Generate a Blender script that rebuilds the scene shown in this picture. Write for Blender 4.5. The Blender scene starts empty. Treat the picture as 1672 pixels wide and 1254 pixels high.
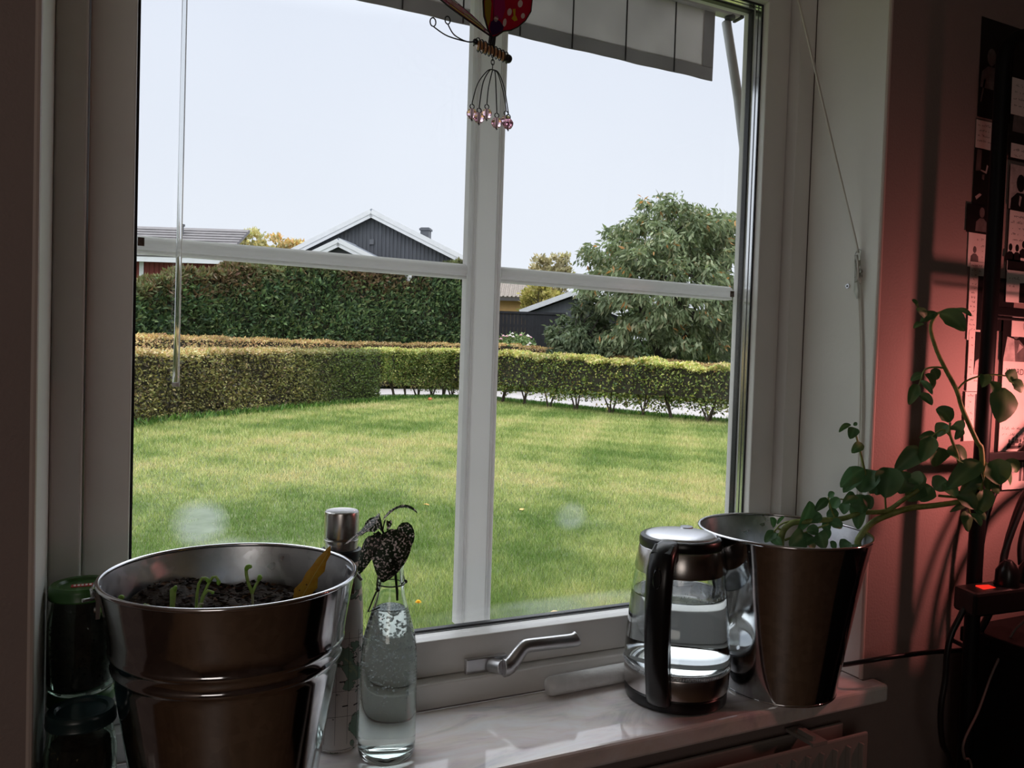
import bpy, bmesh, math, random
import numpy as np
from mathutils import Vector, Matrix
R = math.radians
rng = np.random.default_rng(7)
random.seed(7)
scene = bpy.context.scene
COL = scene.collection

# ------------------------------------------------------------------ camera, sky, lamps, exposure
# Axes: x along the window wall, y outwards through the window, z up; the sill top is z = 0,
# the inner wall face is y = 0, the garden is at z = -1.
cam_d = bpy.data.cameras.new('camera')
cam = bpy.data.objects.new('camera', cam_d); COL.objects.link(cam)
yaw, pitch, roll = 0.4510, -0.0302, 0.0318
fw = Vector((math.sin(yaw)*math.cos(pitch), math.cos(yaw)*math.cos(pitch), math.sin(pitch)))
rt0 = Vector((math.cos(yaw), -math.sin(yaw), 0)); up0 = rt0.cross(fw)
rt = math.cos(roll)*rt0 + math.sin(roll)*up0
up = math.cos(roll)*up0 - math.sin(roll)*rt0
cam.matrix_world = Matrix(((rt.x, up.x, -fw.x, 0.085), (rt.y, up.y, -fw.y, -0.9225), (rt.z, up.z, -fw.z, 0.5142), (0, 0, 0, 1)))
cam_d.sensor_fit = 'HORIZONTAL'; cam_d.sensor_width = 36.0; cam_d.lens = 1300/1672*36
cam_d.clip_start = 0.02; cam_d.clip_end = 400
scene.camera = cam

scene.view_settings.view_transform = 'Standard'
scene.view_settings.look = 'None'
scene.view_settings.gamma = 1.0
scene.view_settings.use_curve_mapping = False
scene.view_settings.exposure = 0.70
scene.cycles.use_denoising = True
scene.cycles.max_bounces = 14
scene.cycles.transmission_bounces = 12
scene.cycles.transparent_max_bounces = 24
scene.cycles.diffuse_bounces = 6
scene.cycles.glossy_bounces = 6
scene.cycles.sample_clamp_indirect = 6.0

world = bpy.data.worlds.new('overcast_sky'); scene.world = world; world.use_nodes = True
wn = world.node_tree; wn.nodes.clear()
w_out = wn.nodes.new('ShaderNodeOutputWorld'); w_bg = wn.nodes.new('ShaderNodeBackground')
w_tc = wn.nodes.new('ShaderNodeTexCoord'); w_sep = wn.nodes.new('ShaderNodeSeparateXYZ')
w_ramp = wn.nodes.new('ShaderNodeValToRGB')
w_noise = wn.nodes.new('ShaderNodeTexNoise'); w_noise.inputs['Scale'].default_value = 2.2; w_noise.inputs['Detail'].default_value = 4
w_mul = wn.nodes.new('ShaderNodeMixRGB'); w_mul.blend_type = 'MULTIPLY'; w_mul.inputs[0].default_value = 1.0
w_nr = wn.nodes.new('ShaderNodeValToRGB')
w_nr.color_ramp.elements[0].position = .3; w_nr.color_ramp.elements[0].color = (.95, .955, .965, 1)
w_nr.color_ramp.elements[1].position = .7; w_nr.color_ramp.elements[1].color = (1, 1, 1, 1)
e = w_ramp.color_ramp.elements                      # an overcast sky: a little brighter overhead than at the horizon
e[0].position = 0.0; e[0].color = (.615, .63, .685, 1)
e[1].position = 1.0; e[1].color = (2.35, 2.38, 2.46, 1)
m_ = e.new(.38); m_.color = (.555, .58, .665, 1)
m2_ = e.new(.62); m2_.color = (1.45, 1.48, 1.58, 1)
wl = wn.links.new
wl(w_tc.outputs['Generated'], w_sep.inputs[0]); wl(w_sep.outputs['Z'], w_ramp.inputs[0])
wl(w_tc.outputs['Generated'], w_noise.inputs['Vector']); wl(w_noise.outputs['Fac'], w_nr.inputs[0])
wl(w_ramp.outputs[0], w_mul.inputs[1]); wl(w_nr.outputs[0], w_mul.inputs[2])
wl(w_mul.outputs[0], w_bg.inputs['Color']); wl(w_bg.outputs[0], w_out.inputs[0])
w_bg.inputs['Strength'].default_value = 1.0

def add_light(name, kind, loc, energy, color, size=None, rot=None, size_y=None):
    d = bpy.data.lights.new(name, kind); d.energy = energy; d.color = color
    if kind == 'POINT': d.shadow_soft_size = size
    if kind == 'AREA':
        d.size = size
        if size_y: d.shape = 'RECTANGLE'; d.size_y = size_y
    o = bpy.data.objects.new(name, d); COL.objects.link(o); o.location = loc
    if rot: o.rotation_euler = rot
    return o
# the red desk lamp to the right of the frame, in front of the pinned-up photos
lamp = add_light('red_lamp_bulb', 'SPOT', (1.495, -.262,  .445), 3.7, (1.0, .29, .255))     # shaded bulb facing the wall
lamp.data.shadow_soft_size = .016; lamp.data.spot_size = R(170); lamp.data.spot_blend = 1.0
lamp.rotation_euler = Vector((-.045, .262, -.035)).to_track_quat('-Z', 'Y').to_euler()
# added fill light that lifts the room, an unseen panel behind the camera
add_light('back_room_fill', 'AREA', (-.85, -2.4, .75), 3.0, (1.0, .90, .82), .9, (R(90), 0, 0), 1.0)

# ------------------------------------------------------------------ helpers
def srgb(r, g, b):
    f = lambda c: (c/255/12.92) if c/255 <= .04045 else ((c/255+.055)/1.055)**2.4
    return (f(r), f(g), f(b), 1.0)

def newmat(name):
    m = bpy.data.materials.new(name); m.use_nodes = True
    nt = m.node_tree; nt.nodes.clear()
    out = nt.nodes.new('ShaderNodeOutputMaterial')
    return m, nt, out

def setp(b, **k):
    for key, v in k.items():
        b.inputs[key].default_value = v

def mat(name, col, rough=.5, metal=0.0, var=0.0, scale=8.0, bump=0.0, bscale=60.0, col2=None, stretch=None, coat=0.0, spec=.5, rvar=0.0, sss=None):
    """principled material with noise-driven colour variation, grain and fine relief, in object coordinates"""
    m, nt, out = newmat(name)
    b = nt.nodes.new('ShaderNodeBsdfPrincipled'); nt.links.new(b.outputs[0], out.inputs[0])
    c = srgb(*col) if max(col) > 1.0 else (*col, 1)
    setp(b, **{'Base Color': c, 'Roughness': rough, 'Metallic': metal, 'Specular IOR Level': spec, 'Coat Weight': coat})
    tc = nt.nodes.new('ShaderNodeTexCoord'); mp = nt.nodes.new('ShaderNodeMapping')
    nt.links.new(tc.outputs['Object'], mp.inputs[0])
    if stretch: mp.inputs['Scale'].default_value = stretch
    if var or col2:
        n = nt.nodes.new('ShaderNodeTexNoise'); setp(n, Scale=scale, Detail=5.0, Roughness=.6)
        nt.links.new(mp.outputs[0], n.inputs['Vector'])
        rp = nt.nodes.new('ShaderNodeValToRGB')
        c2 = srgb(*col2) if col2 else tuple(min(1, x*(1-var)) for x in c[:3])+(1,)
        c1 = c if col2 else tuple(min(1, x*(1+var*.6)) for x in c[:3])+(1,)
        rp.color_ramp.elements[0].position = .35; rp.color_ramp.elements[0].color = c2
        rp.color_ramp.elements[1].position = .65; rp.color_ramp.elements[1].color = c1
        nt.links.new(n.outputs['Fac'], rp.inputs[0]); nt.links.new(rp.outputs[0], b.inputs['Base Color'])
        if rvar:
            mr = nt.nodes.new('ShaderNodeMapRange'); setp(mr, **{'To Min': max(0, rough-rvar), 'To Max': rough+rvar})
            nt.links.new(n.outputs['Fac'], mr.inputs[0]); nt.links.new(mr.outputs[0], b.inputs['Roughness'])
    if bump:
        n2 = nt.nodes.new('ShaderNodeTexNoise'); setp(n2, Scale=bscale, Detail=4.0)
        nt.links.new(mp.outputs[0], n2.inputs['Vector'])
        bp = nt.nodes.new('ShaderNodeBump'); setp(bp, Strength=bump, Distance=.004)
        nt.links.new(n2.outputs['Fac'], bp.inputs['Height']); nt.links.new(bp.outputs[0], b.inputs['Normal'])
    return m

def leafmat(name, rough=.55, trans=.3, attr='tint', spec=.4, tr_gain=(1.0, 1.0, .7)):
    """leaf or grass blade: its own colour from a per-leaf attribute, lets some light through"""
    m, nt, out = newmat(name)
    a = nt.nodes.new('ShaderNodeAttribute'); a.attribute_name = attr
    b = nt.nodes.new('ShaderNodeBsdfPrincipled'); setp(b, Roughness=rough, **{'Specular IOR Level': spec})
    t = nt.nodes.new('ShaderNodeBsdfTranslucent'); mx = nt.nodes.new('ShaderNodeMixShader'); mx.inputs[0].default_value = trans
    g = nt.nodes.new('ShaderNodeMixRGB'); g.blend_type = 'MULTIPLY'; g.inputs[0].default_value = 1; g.inputs[2].default_value = (*tr_gain, 1)
    L = nt.links.new
    L(a.outputs['Color'], b.inputs['Base Color']); L(a.outputs['Color'], g.inputs[1]); L(g.outputs[0], t.inputs['Color'])
    L(b.outputs[0], mx.inputs[1]); L(t.outputs[0], mx.inputs[2]); L(mx.outputs[0], out.inputs[0])
    return m

def glassmat(name, ior=1.5, tint=(1, 1, 1), rough=0.0):
    m, nt, out = newmat(name)
    g = nt.nodes.new('ShaderNodeBsdfGlass'); setp(g, IOR=ior, Roughness=rough, Color=(*tint, 1))
    nt.links.new(g.outputs[0], out.inputs[0])
    return m

class MB:
    """collects shapes, then links them as ONE mesh object"""
    def __init__(s): s.v = []; s.f = []
    def add(s, vs, fs):
        o = len(s.v); s.v += [tuple(v) for v in vs]; s.f += [tuple(i+o for i in f) for f in fs]; return s
    def box(s, x0, x1, y0, y1, z0, z1, M=None):
        vs = [Vector((x, y, z)) for x in (x0, x1) for y in (y0, y1) for z in (z0, z1)]
        if M: vs = [M @ v for v in vs]
        return s.add(vs, [(0, 1, 3, 2), (4, 6, 7, 5), (0, 4, 5, 1), (2, 3, 7, 6), (0, 2, 6, 4), (1, 5, 7, 3)])
    def tube(s, pts, r, seg=8, closed=False, caps=True):
        P = [Vector(p) for p in pts]; n = len(P)
        rs = r if hasattr(r, '__len__') else [r]*n
        T = []
        for i in range(n):
            a = P[(i-1) % n] if (closed or i > 0) else P[i]
            b = P[(i+1) % n] if (closed or i < n-1) else P[i]
            T.append((b-a).normalized())
        u = T[0].orthogonal().normalized(); vs = []
        for i in range(n):
            u = (u - T[i]*u.dot(T[i])); u = u.normalized() if u.length > 1e-6 else T[i].orthogonal().normalized()
            w = T[i].cross(u)
            for k in range(seg):
                an = 2*math.pi*k/seg
                vs.append(P[i]+(u*math.cos(an)+w*math.sin(an))*rs[i])
        fs = []
        for i in range(n if closed else n-1):
            for k in range(seg):
                a = i*seg+k; b = i*seg+(k+1) % seg; j = (i+1) % n
                fs.append((a, b, j*seg+(k+1) % seg, j*seg+k))
        if caps and not closed:
            fs.append(tuple(range(seg-1, -1, -1))); fs.append(tuple(range((n-1)*seg, n*seg)))
        return s.add(vs, fs)
    def lathe(s, prof, seg=48, c=(0, 0, 0)):
        """prof = [(r, z)...] from the outside bottom round; r = 0 ends close at the axis"""
        vs = []; rings = []
        for r, z in prof:
            if r < 1e-7:
                rings.append([len(vs)]); vs.append((c[0], c[1], c[2]+z))
            else:
                rings.append(list(range(len(vs), len(vs)+seg)))
                vs += [(c[0]+r*math.cos(2*math.pi*k/seg), c[1]+r*math.sin(2*math.pi*k/seg), c[2]+z) for k in range(seg)]
        fs = []
        for A, B in zip(rings[:-1], rings[1:]):
            for k in range(seg):
                k2 = (k+1) % seg
                if len(A) == 1 and len(B) == 1: continue
                if len(A) == 1: fs.append((A[0], B[k2], B[k]))
                elif len(B) == 1: fs.append((A[k], A[k2], B[0]))
                else: fs.append((A[k], A[k2], B[k2], B[k]))
        return s.add(vs, fs)
    def sphere(s, c, r, seg=12, rings=7, sc=(1, 1, 1)):
        prof = [(r*math.sin(math.pi*i/rings), -r*math.cos(math.pi*i/rings)) for i in range(rings+1)]
        prof[0] = (0, -r); prof[-1] = (0, r)
        t = MB().lathe(prof, seg)
        return s.add([(c[0]+v[0]*sc[0], c[1]+v[1]*sc[1], c[2]+v[2]*sc[2]) for v in t.v], t.f)
    def prism(s, poly, d, M=None):
        """2-D outline extruded from w = 0 to w = d along the third axis; M maps (u, v, w)"""
        n = len(poly); vs = [Vector((u, v, w)) for w in (0, d) for u, v in poly]
        if M: vs = [M @ v for v in vs]
        return s.add(vs, [tuple(range(n-1, -1, -1)), tuple(range(n, 2*n))] + [(i, (i+1) % n, n+(i+1) % n, n+i) for i in range(n)])
    def build(s, name, material, parent=None, smooth=None, bevel=0, seg=2, kind=None, label=None):
        me = bpy.data.meshes.new(name); me.from_pydata(s.v, [], s.f); me.update()
        bm = bmesh.new(); bm.from_mesh(me); bmesh.ops.recalc_face_normals(bm, faces=bm.faces); bm.to_mesh(me); bm.free()
        if material: me.materials.append(material)
        if smooth is not None:
            me.shade_smooth(); me.set_sharp_from_angle(angle=R(smooth))
        return link(name, me, parent, bevel, seg, kind, label)

def link(name, me, parent=None, bevel=0, seg=2, kind=None, label=None):
    o = bpy.data.objects.new(name, me); COL.objects.link(o)
    if parent: o.parent = parent
    if bevel:
        b = o.modifiers.new('bevel', 'BEVEL'); b.width = bevel; b.segments = seg; b.limit_method = 'ANGLE'; b.angle_limit = R(40)
    if kind: o['kind'] = kind
    if label: o['label'] = label
    return o

def thing(name, label, cat, loc=(0, 0, 0), rot=(0, 0, 0), group=None, kind=None):
    o = bpy.data.objects.new(name, None); COL.objects.link(o); o.location = loc; o.rotation_euler = rot
    o.empty_display_size = .05
    return tag(o, label, cat, group, kind)

def tag(o, label=None, cat=None, group=None, kind=None):
    if label: o['label'] = label
    if cat: o['category'] = cat
    if group: o['group'] = group
    if kind: o['kind'] = kind
    return o

def rotz(a): return Matrix.Rotation(a, 4, 'Z')

def fast_mesh(name, V, nv_per_face, material, tint=None, parent=None, kind=None, label=None):
    """many equal-sided loose faces (leaves, blades) as one mesh with a colour of its own per leaf"""
    V = np.asarray(V, np.float32).reshape(-1, 3); n = len(V); nf = n//nv_per_face
    me = bpy.data.meshes.new(name)
    me.vertices.add(n); me.vertices.foreach_set('co', V.ravel())
    me.loops.add(n); me.loops.foreach_set('vertex_index', np.arange(n, dtype=np.int32))
    me.polygons.add(nf); me.polygons.foreach_set('loop_start', np.arange(0, n, nv_per_face, dtype=np.int32))
    me.update(calc_edges=True)
    if tint is not None:
        ca = me.color_attributes.new('tint', 'FLOAT_COLOR', 'POINT')
        c = np.ones((n, 4), np.float32); c[:, :3] = np.repeat(tint, nv_per_face, axis=0)
        ca.data.foreach_set('color', c.ravel())
    me.materials.append(material)
    return link(name, me, parent, kind=kind, label=label)

def norm(a): return a/np.maximum(np.linalg.norm(a, axis=-1, keepdims=True), 1e-9)

def leaf_quads(P, D, L, W, N=None):
    """rhombic leaves: base P, direction D, length L, width W"""
    n = len(P); D = norm(D)
    N = rng.normal(size=(n, 3)) if N is None else N
    S = norm(np.cross(D, N)); U = np.cross(S, D)
    L = np.asarray(L).reshape(-1, 1)*np.ones((n, 1)); W = np.asarray(W).reshape(-1, 1)*np.ones((n, 1))
    mid = P+D*L*.45
    q = np.stack([P, mid+S*W*.5+U*W*.18, P+D*L, mid-S*W*.5+U*W*.18], 1)
    return q.reshape(-1, 3)

def pal(n, cols, w=None, jit=.18):
    C = np.array([srgb(*c)[:3] for c in cols]); w = None if w is None else np.array(w)/np.sum(w)
    c = C[rng.choice(len(C), n, p=w)]
    return np.clip(c*(1+rng.normal(0, jit, (n, 1)))*(1+rng.normal(0, .05, (n, 3))), .004, .95)
# ------------------------------------------------------------------ the room
M_WALL = mat('wall_paint', (.31, .24, .225), .75, var=.05, scale=3, bump=.25, bscale=220)
M_REVEAL = mat('white_reveal_paint', (.90, .90, .86), .5, var=.03, scale=4, bump=.08, bscale=150)
M_WHITE = mat('white_window_paint', (.82, .81, .79), .35, var=.04, scale=6, bump=.03, bscale=90)
M_ROOM = mat('brown_room_wall', (.30, .21, .17), .7, var=.15, scale=1.5)
M_FLOOR = mat('wood_floor', (.33, .19, .11), .45, var=.35, scale=4, stretch=(1, 12, 1))
M_CEIL = mat('ceiling_paint', (.70, .64, .58), .8, var=.04)
M_OUT = mat('exterior_render', (.55, .53, .50), .8, var=.1)

WL, WR, TOP, OUT = 0.0, 1.2, 1.25, 0.30
b = MB()
for (x0, x1, z0, z1) in ((-6, WL, -1.0, 2.2), (WR, 7.5, -1.0, 2.2), (WL, WR, -1.0, -.031), (WL, WR, TOP, 2.2)):
    b.box(x0, x1, 0, OUT, z0, z1)
wf = b.build('wall_front', M_WALL, kind='structure', label='pinkish inner wall around the window with photos pinned on its right')
# the plastered window reveal: thin white linings on the two sides and the top, a narrow plaster edge showing
rv = MB(); rv.box(WL-.001, WL+.004, .004, .1574, 0, TOP); rv.box(WR-.004, WR+.001, .004, .1574, 0, TOP); rv.box(WL, WR, .004, .1574, TOP-.004, TOP+.001)
rv.build('reveal', M_REVEAL, wf, bevel=.0015)
cb = MB()
for x, s in ((WL, 1), (WR, -1)):
    cb.tube([(x+.0015*s, .002, .0), (x+.0015*s, .002, TOP)], .0035, 8)
cb.build('corner_bead', mat('corner_bead_paint', (.62, .52, .48), .4), wf, smooth=40)

MB().box(-1.45, -1.35, -2.75, 0, -.85, 1.65).build('wall_left', M_ROOM, kind='structure', label='plain brown side wall left of the window')
MB().box(2.65, 2.75, -2.75, 0, -.85, 1.65).build('wall_right', M_ROOM, kind='structure', label='plain brown side wall right of the shelf')
MB().box(-1.45, 2.75, -2.85, -2.75, -.85, 1.65).build('wall_back', M_ROOM, kind='structure', label='plain brown wall opposite the window')
MB().box(-1.45, 2.75, -2.85, 0, -.95, -.85).build('floor', M_FLOOR, kind='structure', label='brown wooden floor of the room')
MB().box(-6, 7.5, -2.85, .62, 2.2, 2.3).build('roof_trim_1', M_CEIL, kind='structure', label='flat eaves slab above the window')
bpy.data.objects['roof_trim_1'].name = 'trim_2'
MB().box(-1.45, 2.75, -2.85, 0, 1.65, 1.75).build('ceiling', M_CEIL, kind='structure', label='pale ceiling of the room')

# marble sill
def marble():
    m, nt, out = newmat('grey_white_marble'); L = nt.links.new
    bs = nt.nodes.new('ShaderNodeBsdfPrincipled'); setp(bs, Roughness=.07, **{'Specular IOR Level': .75, 'Coat Weight': .6, 'Coat Roughness': .03})
    tc = nt.nodes.new('ShaderNodeTexCoord'); mp = nt.nodes.new('ShaderNodeMapping'); mp.inputs['Rotation'].default_value = (0, 0, R(24)); mp.inputs['Scale'].default_value = (1, 2.4, 1)
    n1 = nt.nodes.new('ShaderNodeTexNoise'); setp(n1, Scale=6.5, Detail=8, Roughness=.62, Distortion=1.4)
    n2 = nt.nodes.new('ShaderNodeTexNoise'); setp(n2, Scale=26, Detail=5)
    r1 = nt.nodes.new('ShaderNodeValToRGB'); cr = r1.color_ramp
    cr.elements[0].position = .3; cr.elements[0].color = (.60, .57, .585, 1); cr.elements[1].position = .62; cr.elements[1].color = (.90, .89, .905, 1)
    k = cr.elements.new(.47); k.color = (.84, .78, .76, 1)
    mx = nt.nodes.new('ShaderNodeMixRGB'); mx.blend_type = 'OVERLAY'; mx.inputs[0].default_value = .25
    L(tc.outputs['Object'], mp.inputs[0]); L(mp.outputs[0], n1.inputs['Vector']); L(mp.outputs[0], n2.inputs['Vector'])
    L(n1.outputs['Fac'], r1.inputs[0]); L(r1.outputs[0], mx.inputs[1]); L(n2.outputs['Color'], mx.inputs[2]); L(mx.outputs[0], bs.inputs['Base Color']); L(bs.outputs[0], out.inputs[0])
    return m
M_MARBLE = marble()
sl = MB()
poly = [(-.024, -.033), (1.224, -.033), (1.224, -.0005), (1.1995, -.0005), (1.1995, .158), (.0005, .158), (.0005, -.0005), (-.024, -.0005)]
sl.prism(poly, .03, Matrix.Translation((0, 0, -.03)))
tag(sl.build('trim_1', M_MARBLE, bevel=.006, seg=3, kind='structure'), 'grey-white polished marble window sill with a rounded front edge', 'window sill')

# ------------------------------------------------------------------ the window
M_GASK = mat('black_rubber_gasket', (.012, .013, .018), .45)
M_SPACE = mat('bright_glazing_spacer', (.75, .76, .76), .16, metal=1.0)
M_OUTW = mat('weathered_white_bar', (.78, .77, .77), .45, var=.10, scale=9, bump=.03)
nt_ = M_OUTW.node_tree; b_ = next(n for n in nt_.nodes if n.type == 'BSDF_PRINCIPLED')      # thin white plastic lets daylight through
t_ = nt_.nodes.new('ShaderNodeBsdfTranslucent'); t_.inputs[0].default_value = (.90, .89, .90, 1); x_ = nt_.nodes.new('ShaderNodeMixShader'); x_.inputs[0].default_value = .62
nt_.links.new(b_.outputs[0], x_.inputs[1]); nt_.links.new(t_.outputs[0], x_.inputs[2]); nt_.links.new(x_.outputs[0], next(n for n in nt_.nodes if n.type == 'OUTPUT_MATERIAL').inputs[0])
M_RUST = mat('rusty_bracket', (.16, .09, .07), .8, var=.5, scale=160)
M_ALU = mat('brushed_aluminium', (.62, .62, .64), .32, metal=1.0, bump=.04, bscale=300, stretch=(1, 20, 1))
win = thing('window_1', 'white framed casement window with four panes over the garden', 'window', (.6, .157, 0), kind='structure')
wp = lambda mb: mb   # window parts are built in room coordinates and moved into the window's frame below
def wpart(mb, name, m, parent=None, **k):
    base = Vector((.6, .157, 0))
    mb.v = [tuple(Vector(v)-base) for v in mb.v]
    return mb.build(name, m, parent or win, **k)
FX0, FX1, FZ0, FZ1, FT = .004, 1.196, -.0008, .0368, 1.245     # outer frame
ix0, ix1 = .038, 1.158
f = MB()
f.box(FX0, ix0, .1574, .285, FZ0, FT); f.box(ix1, FX1, .1574, .285, FZ0, FT)
f.box(ix0, ix1, .1574, .285, FZ0, FZ1); f.box(ix0, ix1, .1574, .285, 1.215, FT)
wpart(f, 'outer_frame', M_WHITE, bevel=.0025)
sx0, sx1, sz0, sz1 = .0907, 1.104, .0925, 1.165
s = MB()
g = .0015
for (x0, x1, z0, z1) in ((ix0+g, sx0, FZ1+g, 1.213), (sx1, ix1-g, FZ1+g, 1.213), (sx0, sx1, FZ1+g, sz0), (sx0, sx1, sz1, 1.213)):
    s.box(x0, x1, .180, .233, z0, z1)
sash = wpart(s, 'sash', M_WHITE, bevel=.002)
# liners seen round the glass: inner bead, black gaskets, bright spacers
def ring(y0, y1, t, bottom=True):
    m = MB()
    m.box(sx0, sx0+t, y0, y1, sz0, sz1); m.box(sx1-t, sx1, y0, y1, sz0, sz1)
    m.box(sx0+t, sx1-t, y0, y1, sz1-t, sz1)
    if bottom: m.box(sx0+t, sx1-t, y0, y1, sz0, sz0+t)
    return m
base = Vector((.6, .157, 0))
def sashpart(mb, name, m, **k):
    mb.v = [tuple(Vector(v)-base) for v in mb.v]; return mb.build(name, m, sash, **k)
sashpart(ring(.1945, .1965, .003, False), 'gasket', M_GASK)
sashpart(ring(.1985, .2045, .0015, False), 'spacer', M_SPACE)
sashpart(ring(.2045, .2065, .0019, False), 'gasket', M_GASK)
sashpart(ring(.2065, .2130, .0015, False), 'spacer', M_SPACE)
sashpart(ring(.2130, .2140, .0008), 'gasket', M_GASK)
sashpart(ring(.2185, .2290, .0036), 'gasket', M_GASK)
o_ = MB()
t = .0016
for (x0, x1, z0, z1) in ((sx0, sx0+t, sz0, sz1), (sx1-t, sx1, sz0, sz1), (sx0+t, sx1-t, sz1-t, sz1)):
    o_.box(x0, x1, .2331, .2425, z0, z1)
sashpart(o_, 'outer_bead', M_OUTW)
# glass
def pane_mat():
    m, nt, out = newmat('window_glass'); L = nt.links.new
    tr = nt.nodes.new('ShaderNodeBsdfTransparent'); tr.inputs[0].default_value = (.985, .992, .988, 1)
    gl = nt.nodes.new('ShaderNodeBsdfGlossy'); setp(gl, Roughness=.0)
    fr = nt.nodes.new('ShaderNodeFresnel'); fr.inputs['IOR'].default_value = 1.45
    ge = nt.nodes.new('ShaderNodeNewGeometry'); io = nt.nodes.new('ShaderNodeMapRange'); setp(io, **{'To Min': 1.45, 'To Max': 1/1.45}); L(ge.outputs['Backfacing'], io.inputs[0]); L(io.outputs[0], fr.inputs['IOR'])   # same mirror strength on both faces of the sheet
    ml = nt.nodes.new('ShaderNodeMath'); ml.operation = 'MULTIPLY'; ml.inputs[1].default_value = .5
    mx = nt.nodes.new('ShaderNodeMixShader')
    L(fr.outputs[0], ml.inputs[0]); L(ml.outputs[0], mx.inputs[0]); L(tr.outputs[0], mx.inputs[1]); L(gl.outputs[0], mx.inputs[2])
    # painted reflection and smears on the pane: faint pale patches fixed to the glass
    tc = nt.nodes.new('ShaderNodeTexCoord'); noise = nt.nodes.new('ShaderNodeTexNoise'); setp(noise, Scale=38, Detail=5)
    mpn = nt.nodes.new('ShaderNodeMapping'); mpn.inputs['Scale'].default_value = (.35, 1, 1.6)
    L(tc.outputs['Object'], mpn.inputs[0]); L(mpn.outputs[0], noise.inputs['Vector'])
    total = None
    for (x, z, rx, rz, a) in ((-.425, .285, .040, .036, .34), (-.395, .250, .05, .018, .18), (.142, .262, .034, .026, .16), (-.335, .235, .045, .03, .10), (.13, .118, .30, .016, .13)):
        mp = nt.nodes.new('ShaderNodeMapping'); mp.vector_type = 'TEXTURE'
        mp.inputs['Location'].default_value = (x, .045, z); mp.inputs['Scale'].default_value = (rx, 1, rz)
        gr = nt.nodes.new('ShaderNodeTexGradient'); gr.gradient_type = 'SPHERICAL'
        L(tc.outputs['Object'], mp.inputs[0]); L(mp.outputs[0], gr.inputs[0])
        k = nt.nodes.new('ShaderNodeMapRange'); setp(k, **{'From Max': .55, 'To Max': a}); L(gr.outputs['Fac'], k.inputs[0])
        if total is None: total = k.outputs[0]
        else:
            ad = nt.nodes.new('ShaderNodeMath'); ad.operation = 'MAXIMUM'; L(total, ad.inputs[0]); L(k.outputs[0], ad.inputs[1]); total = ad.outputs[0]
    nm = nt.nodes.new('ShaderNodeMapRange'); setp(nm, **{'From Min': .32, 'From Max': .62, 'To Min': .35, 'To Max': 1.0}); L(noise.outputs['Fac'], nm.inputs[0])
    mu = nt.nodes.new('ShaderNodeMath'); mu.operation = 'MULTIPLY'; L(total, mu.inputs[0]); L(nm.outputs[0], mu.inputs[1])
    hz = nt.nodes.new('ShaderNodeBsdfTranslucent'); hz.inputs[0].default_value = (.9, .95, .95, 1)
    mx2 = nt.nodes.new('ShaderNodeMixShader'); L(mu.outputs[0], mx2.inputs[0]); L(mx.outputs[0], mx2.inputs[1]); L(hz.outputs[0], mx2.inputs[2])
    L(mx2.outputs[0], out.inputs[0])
    return m
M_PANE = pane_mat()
M_PANE2 = mat('w', (1, 1, 1)); bpy.data.materials.remove(M_PANE2)
def pane2():
    m, nt, out = newmat('window_glass_outer'); L = nt.links.new
    tr = nt.nodes.new('ShaderNodeBsdfTransparent'); tr.inputs[0].default_value = (.985, .992, .988, 1)
    gl = nt.nodes.new('ShaderNodeBsdfGlossy'); setp(gl, Roughness=.0)
    fr = nt.nodes.new('ShaderNodeFresnel'); fr.inputs['IOR'].default_value = 1.45
    ge = nt.nodes.new('ShaderNodeNewGeometry'); io = nt.nodes.new('ShaderNodeMapRange'); setp(io, **{'To Min': 1.45, 'To Max': 1/1.45}); L(ge.outputs['Backfacing'], io.inputs[0]); L(io.outputs[0], fr.inputs['IOR'])   # same mirror strength on both faces of the sheet
    ml = nt.nodes.new('ShaderNodeMath'); ml.operation = 'MULTIPLY'; ml.inputs[1].default_value = .5
    mx = nt.nodes.new('ShaderNodeMixShader')
    L(fr.outputs[0], ml.inputs[0]); L(ml.outputs[0], mx.inputs[0]); L(tr.outputs[0], mx.inputs[1]); L(gl.outputs[0], mx.inputs[2]); L(mx.outputs[0], out.inputs[0])
    return m
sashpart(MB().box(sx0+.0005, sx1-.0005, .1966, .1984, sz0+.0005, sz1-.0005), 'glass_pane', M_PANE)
sashpart(MB().box(sx0+.0005, sx1-.0005, .2142, .2182, sz0+.0005, sz1-.0005), 'glass_pane', pane2())
# outside glazing cross: moulded upright, two round-topped bars, rusty end brackets
mz0, mz1 = .0885, 1.165
X0, X1 = .5645, .6235
prof_u = [(X0, .262), (X0, .244), (X0+.004, .2425), (X0+.0046, .2455), (X0+.0055, .2455), (X0+.006, .2385), (X0+.0086, .2385), (X0+.0091, .243), (X0+.0098, .243), (X0+.0102, .2378), (X0+.0125, .2378), (X0+.0135, .2402),
          (X1-.0125, .2402), (X1-.0115, .2378), (X1-.0095, .2378), (X1-.009, .243), (X1-.0083, .243), (X1-.0078, .2385), (X1-.005, .2385), (X1-.0045, .2455), (X1-.0035, .2455), (X1-.003, .2425), (X1, .244), (X1, .262)]
u = MB().prism(prof_u, mz1-mz0, Matrix.Translation((0, 0, mz0)))
cross = wpart(u, 'glazing_upright', M_OUTW)
for x0, x1, z0, z1 in ((sx0+.004, X0-.0004, .6400, .6632), (X1+.0004, sx1-.004, .6390, .6640)):
    h = (z1-z0)
    prof = [(.262, z0), (.2435, z0), (.2415, z0+.002), (.2445, z0+.0045), (.2395, z0+.008), (.2385, z0+.0125), (.2400, z0+.017), (.2440, z0+h-.003), (.2500, z1), (.262, z1)]
    m = MB(); m.prism(prof, x1-x0, Matrix(((0, 0, 1, x0), (1, 0, 0, 0), (0, 1, 0, 0), (0, 0, 0, 1))))
    wpart(m, 'glazing_bar', M_OUTW)
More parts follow.
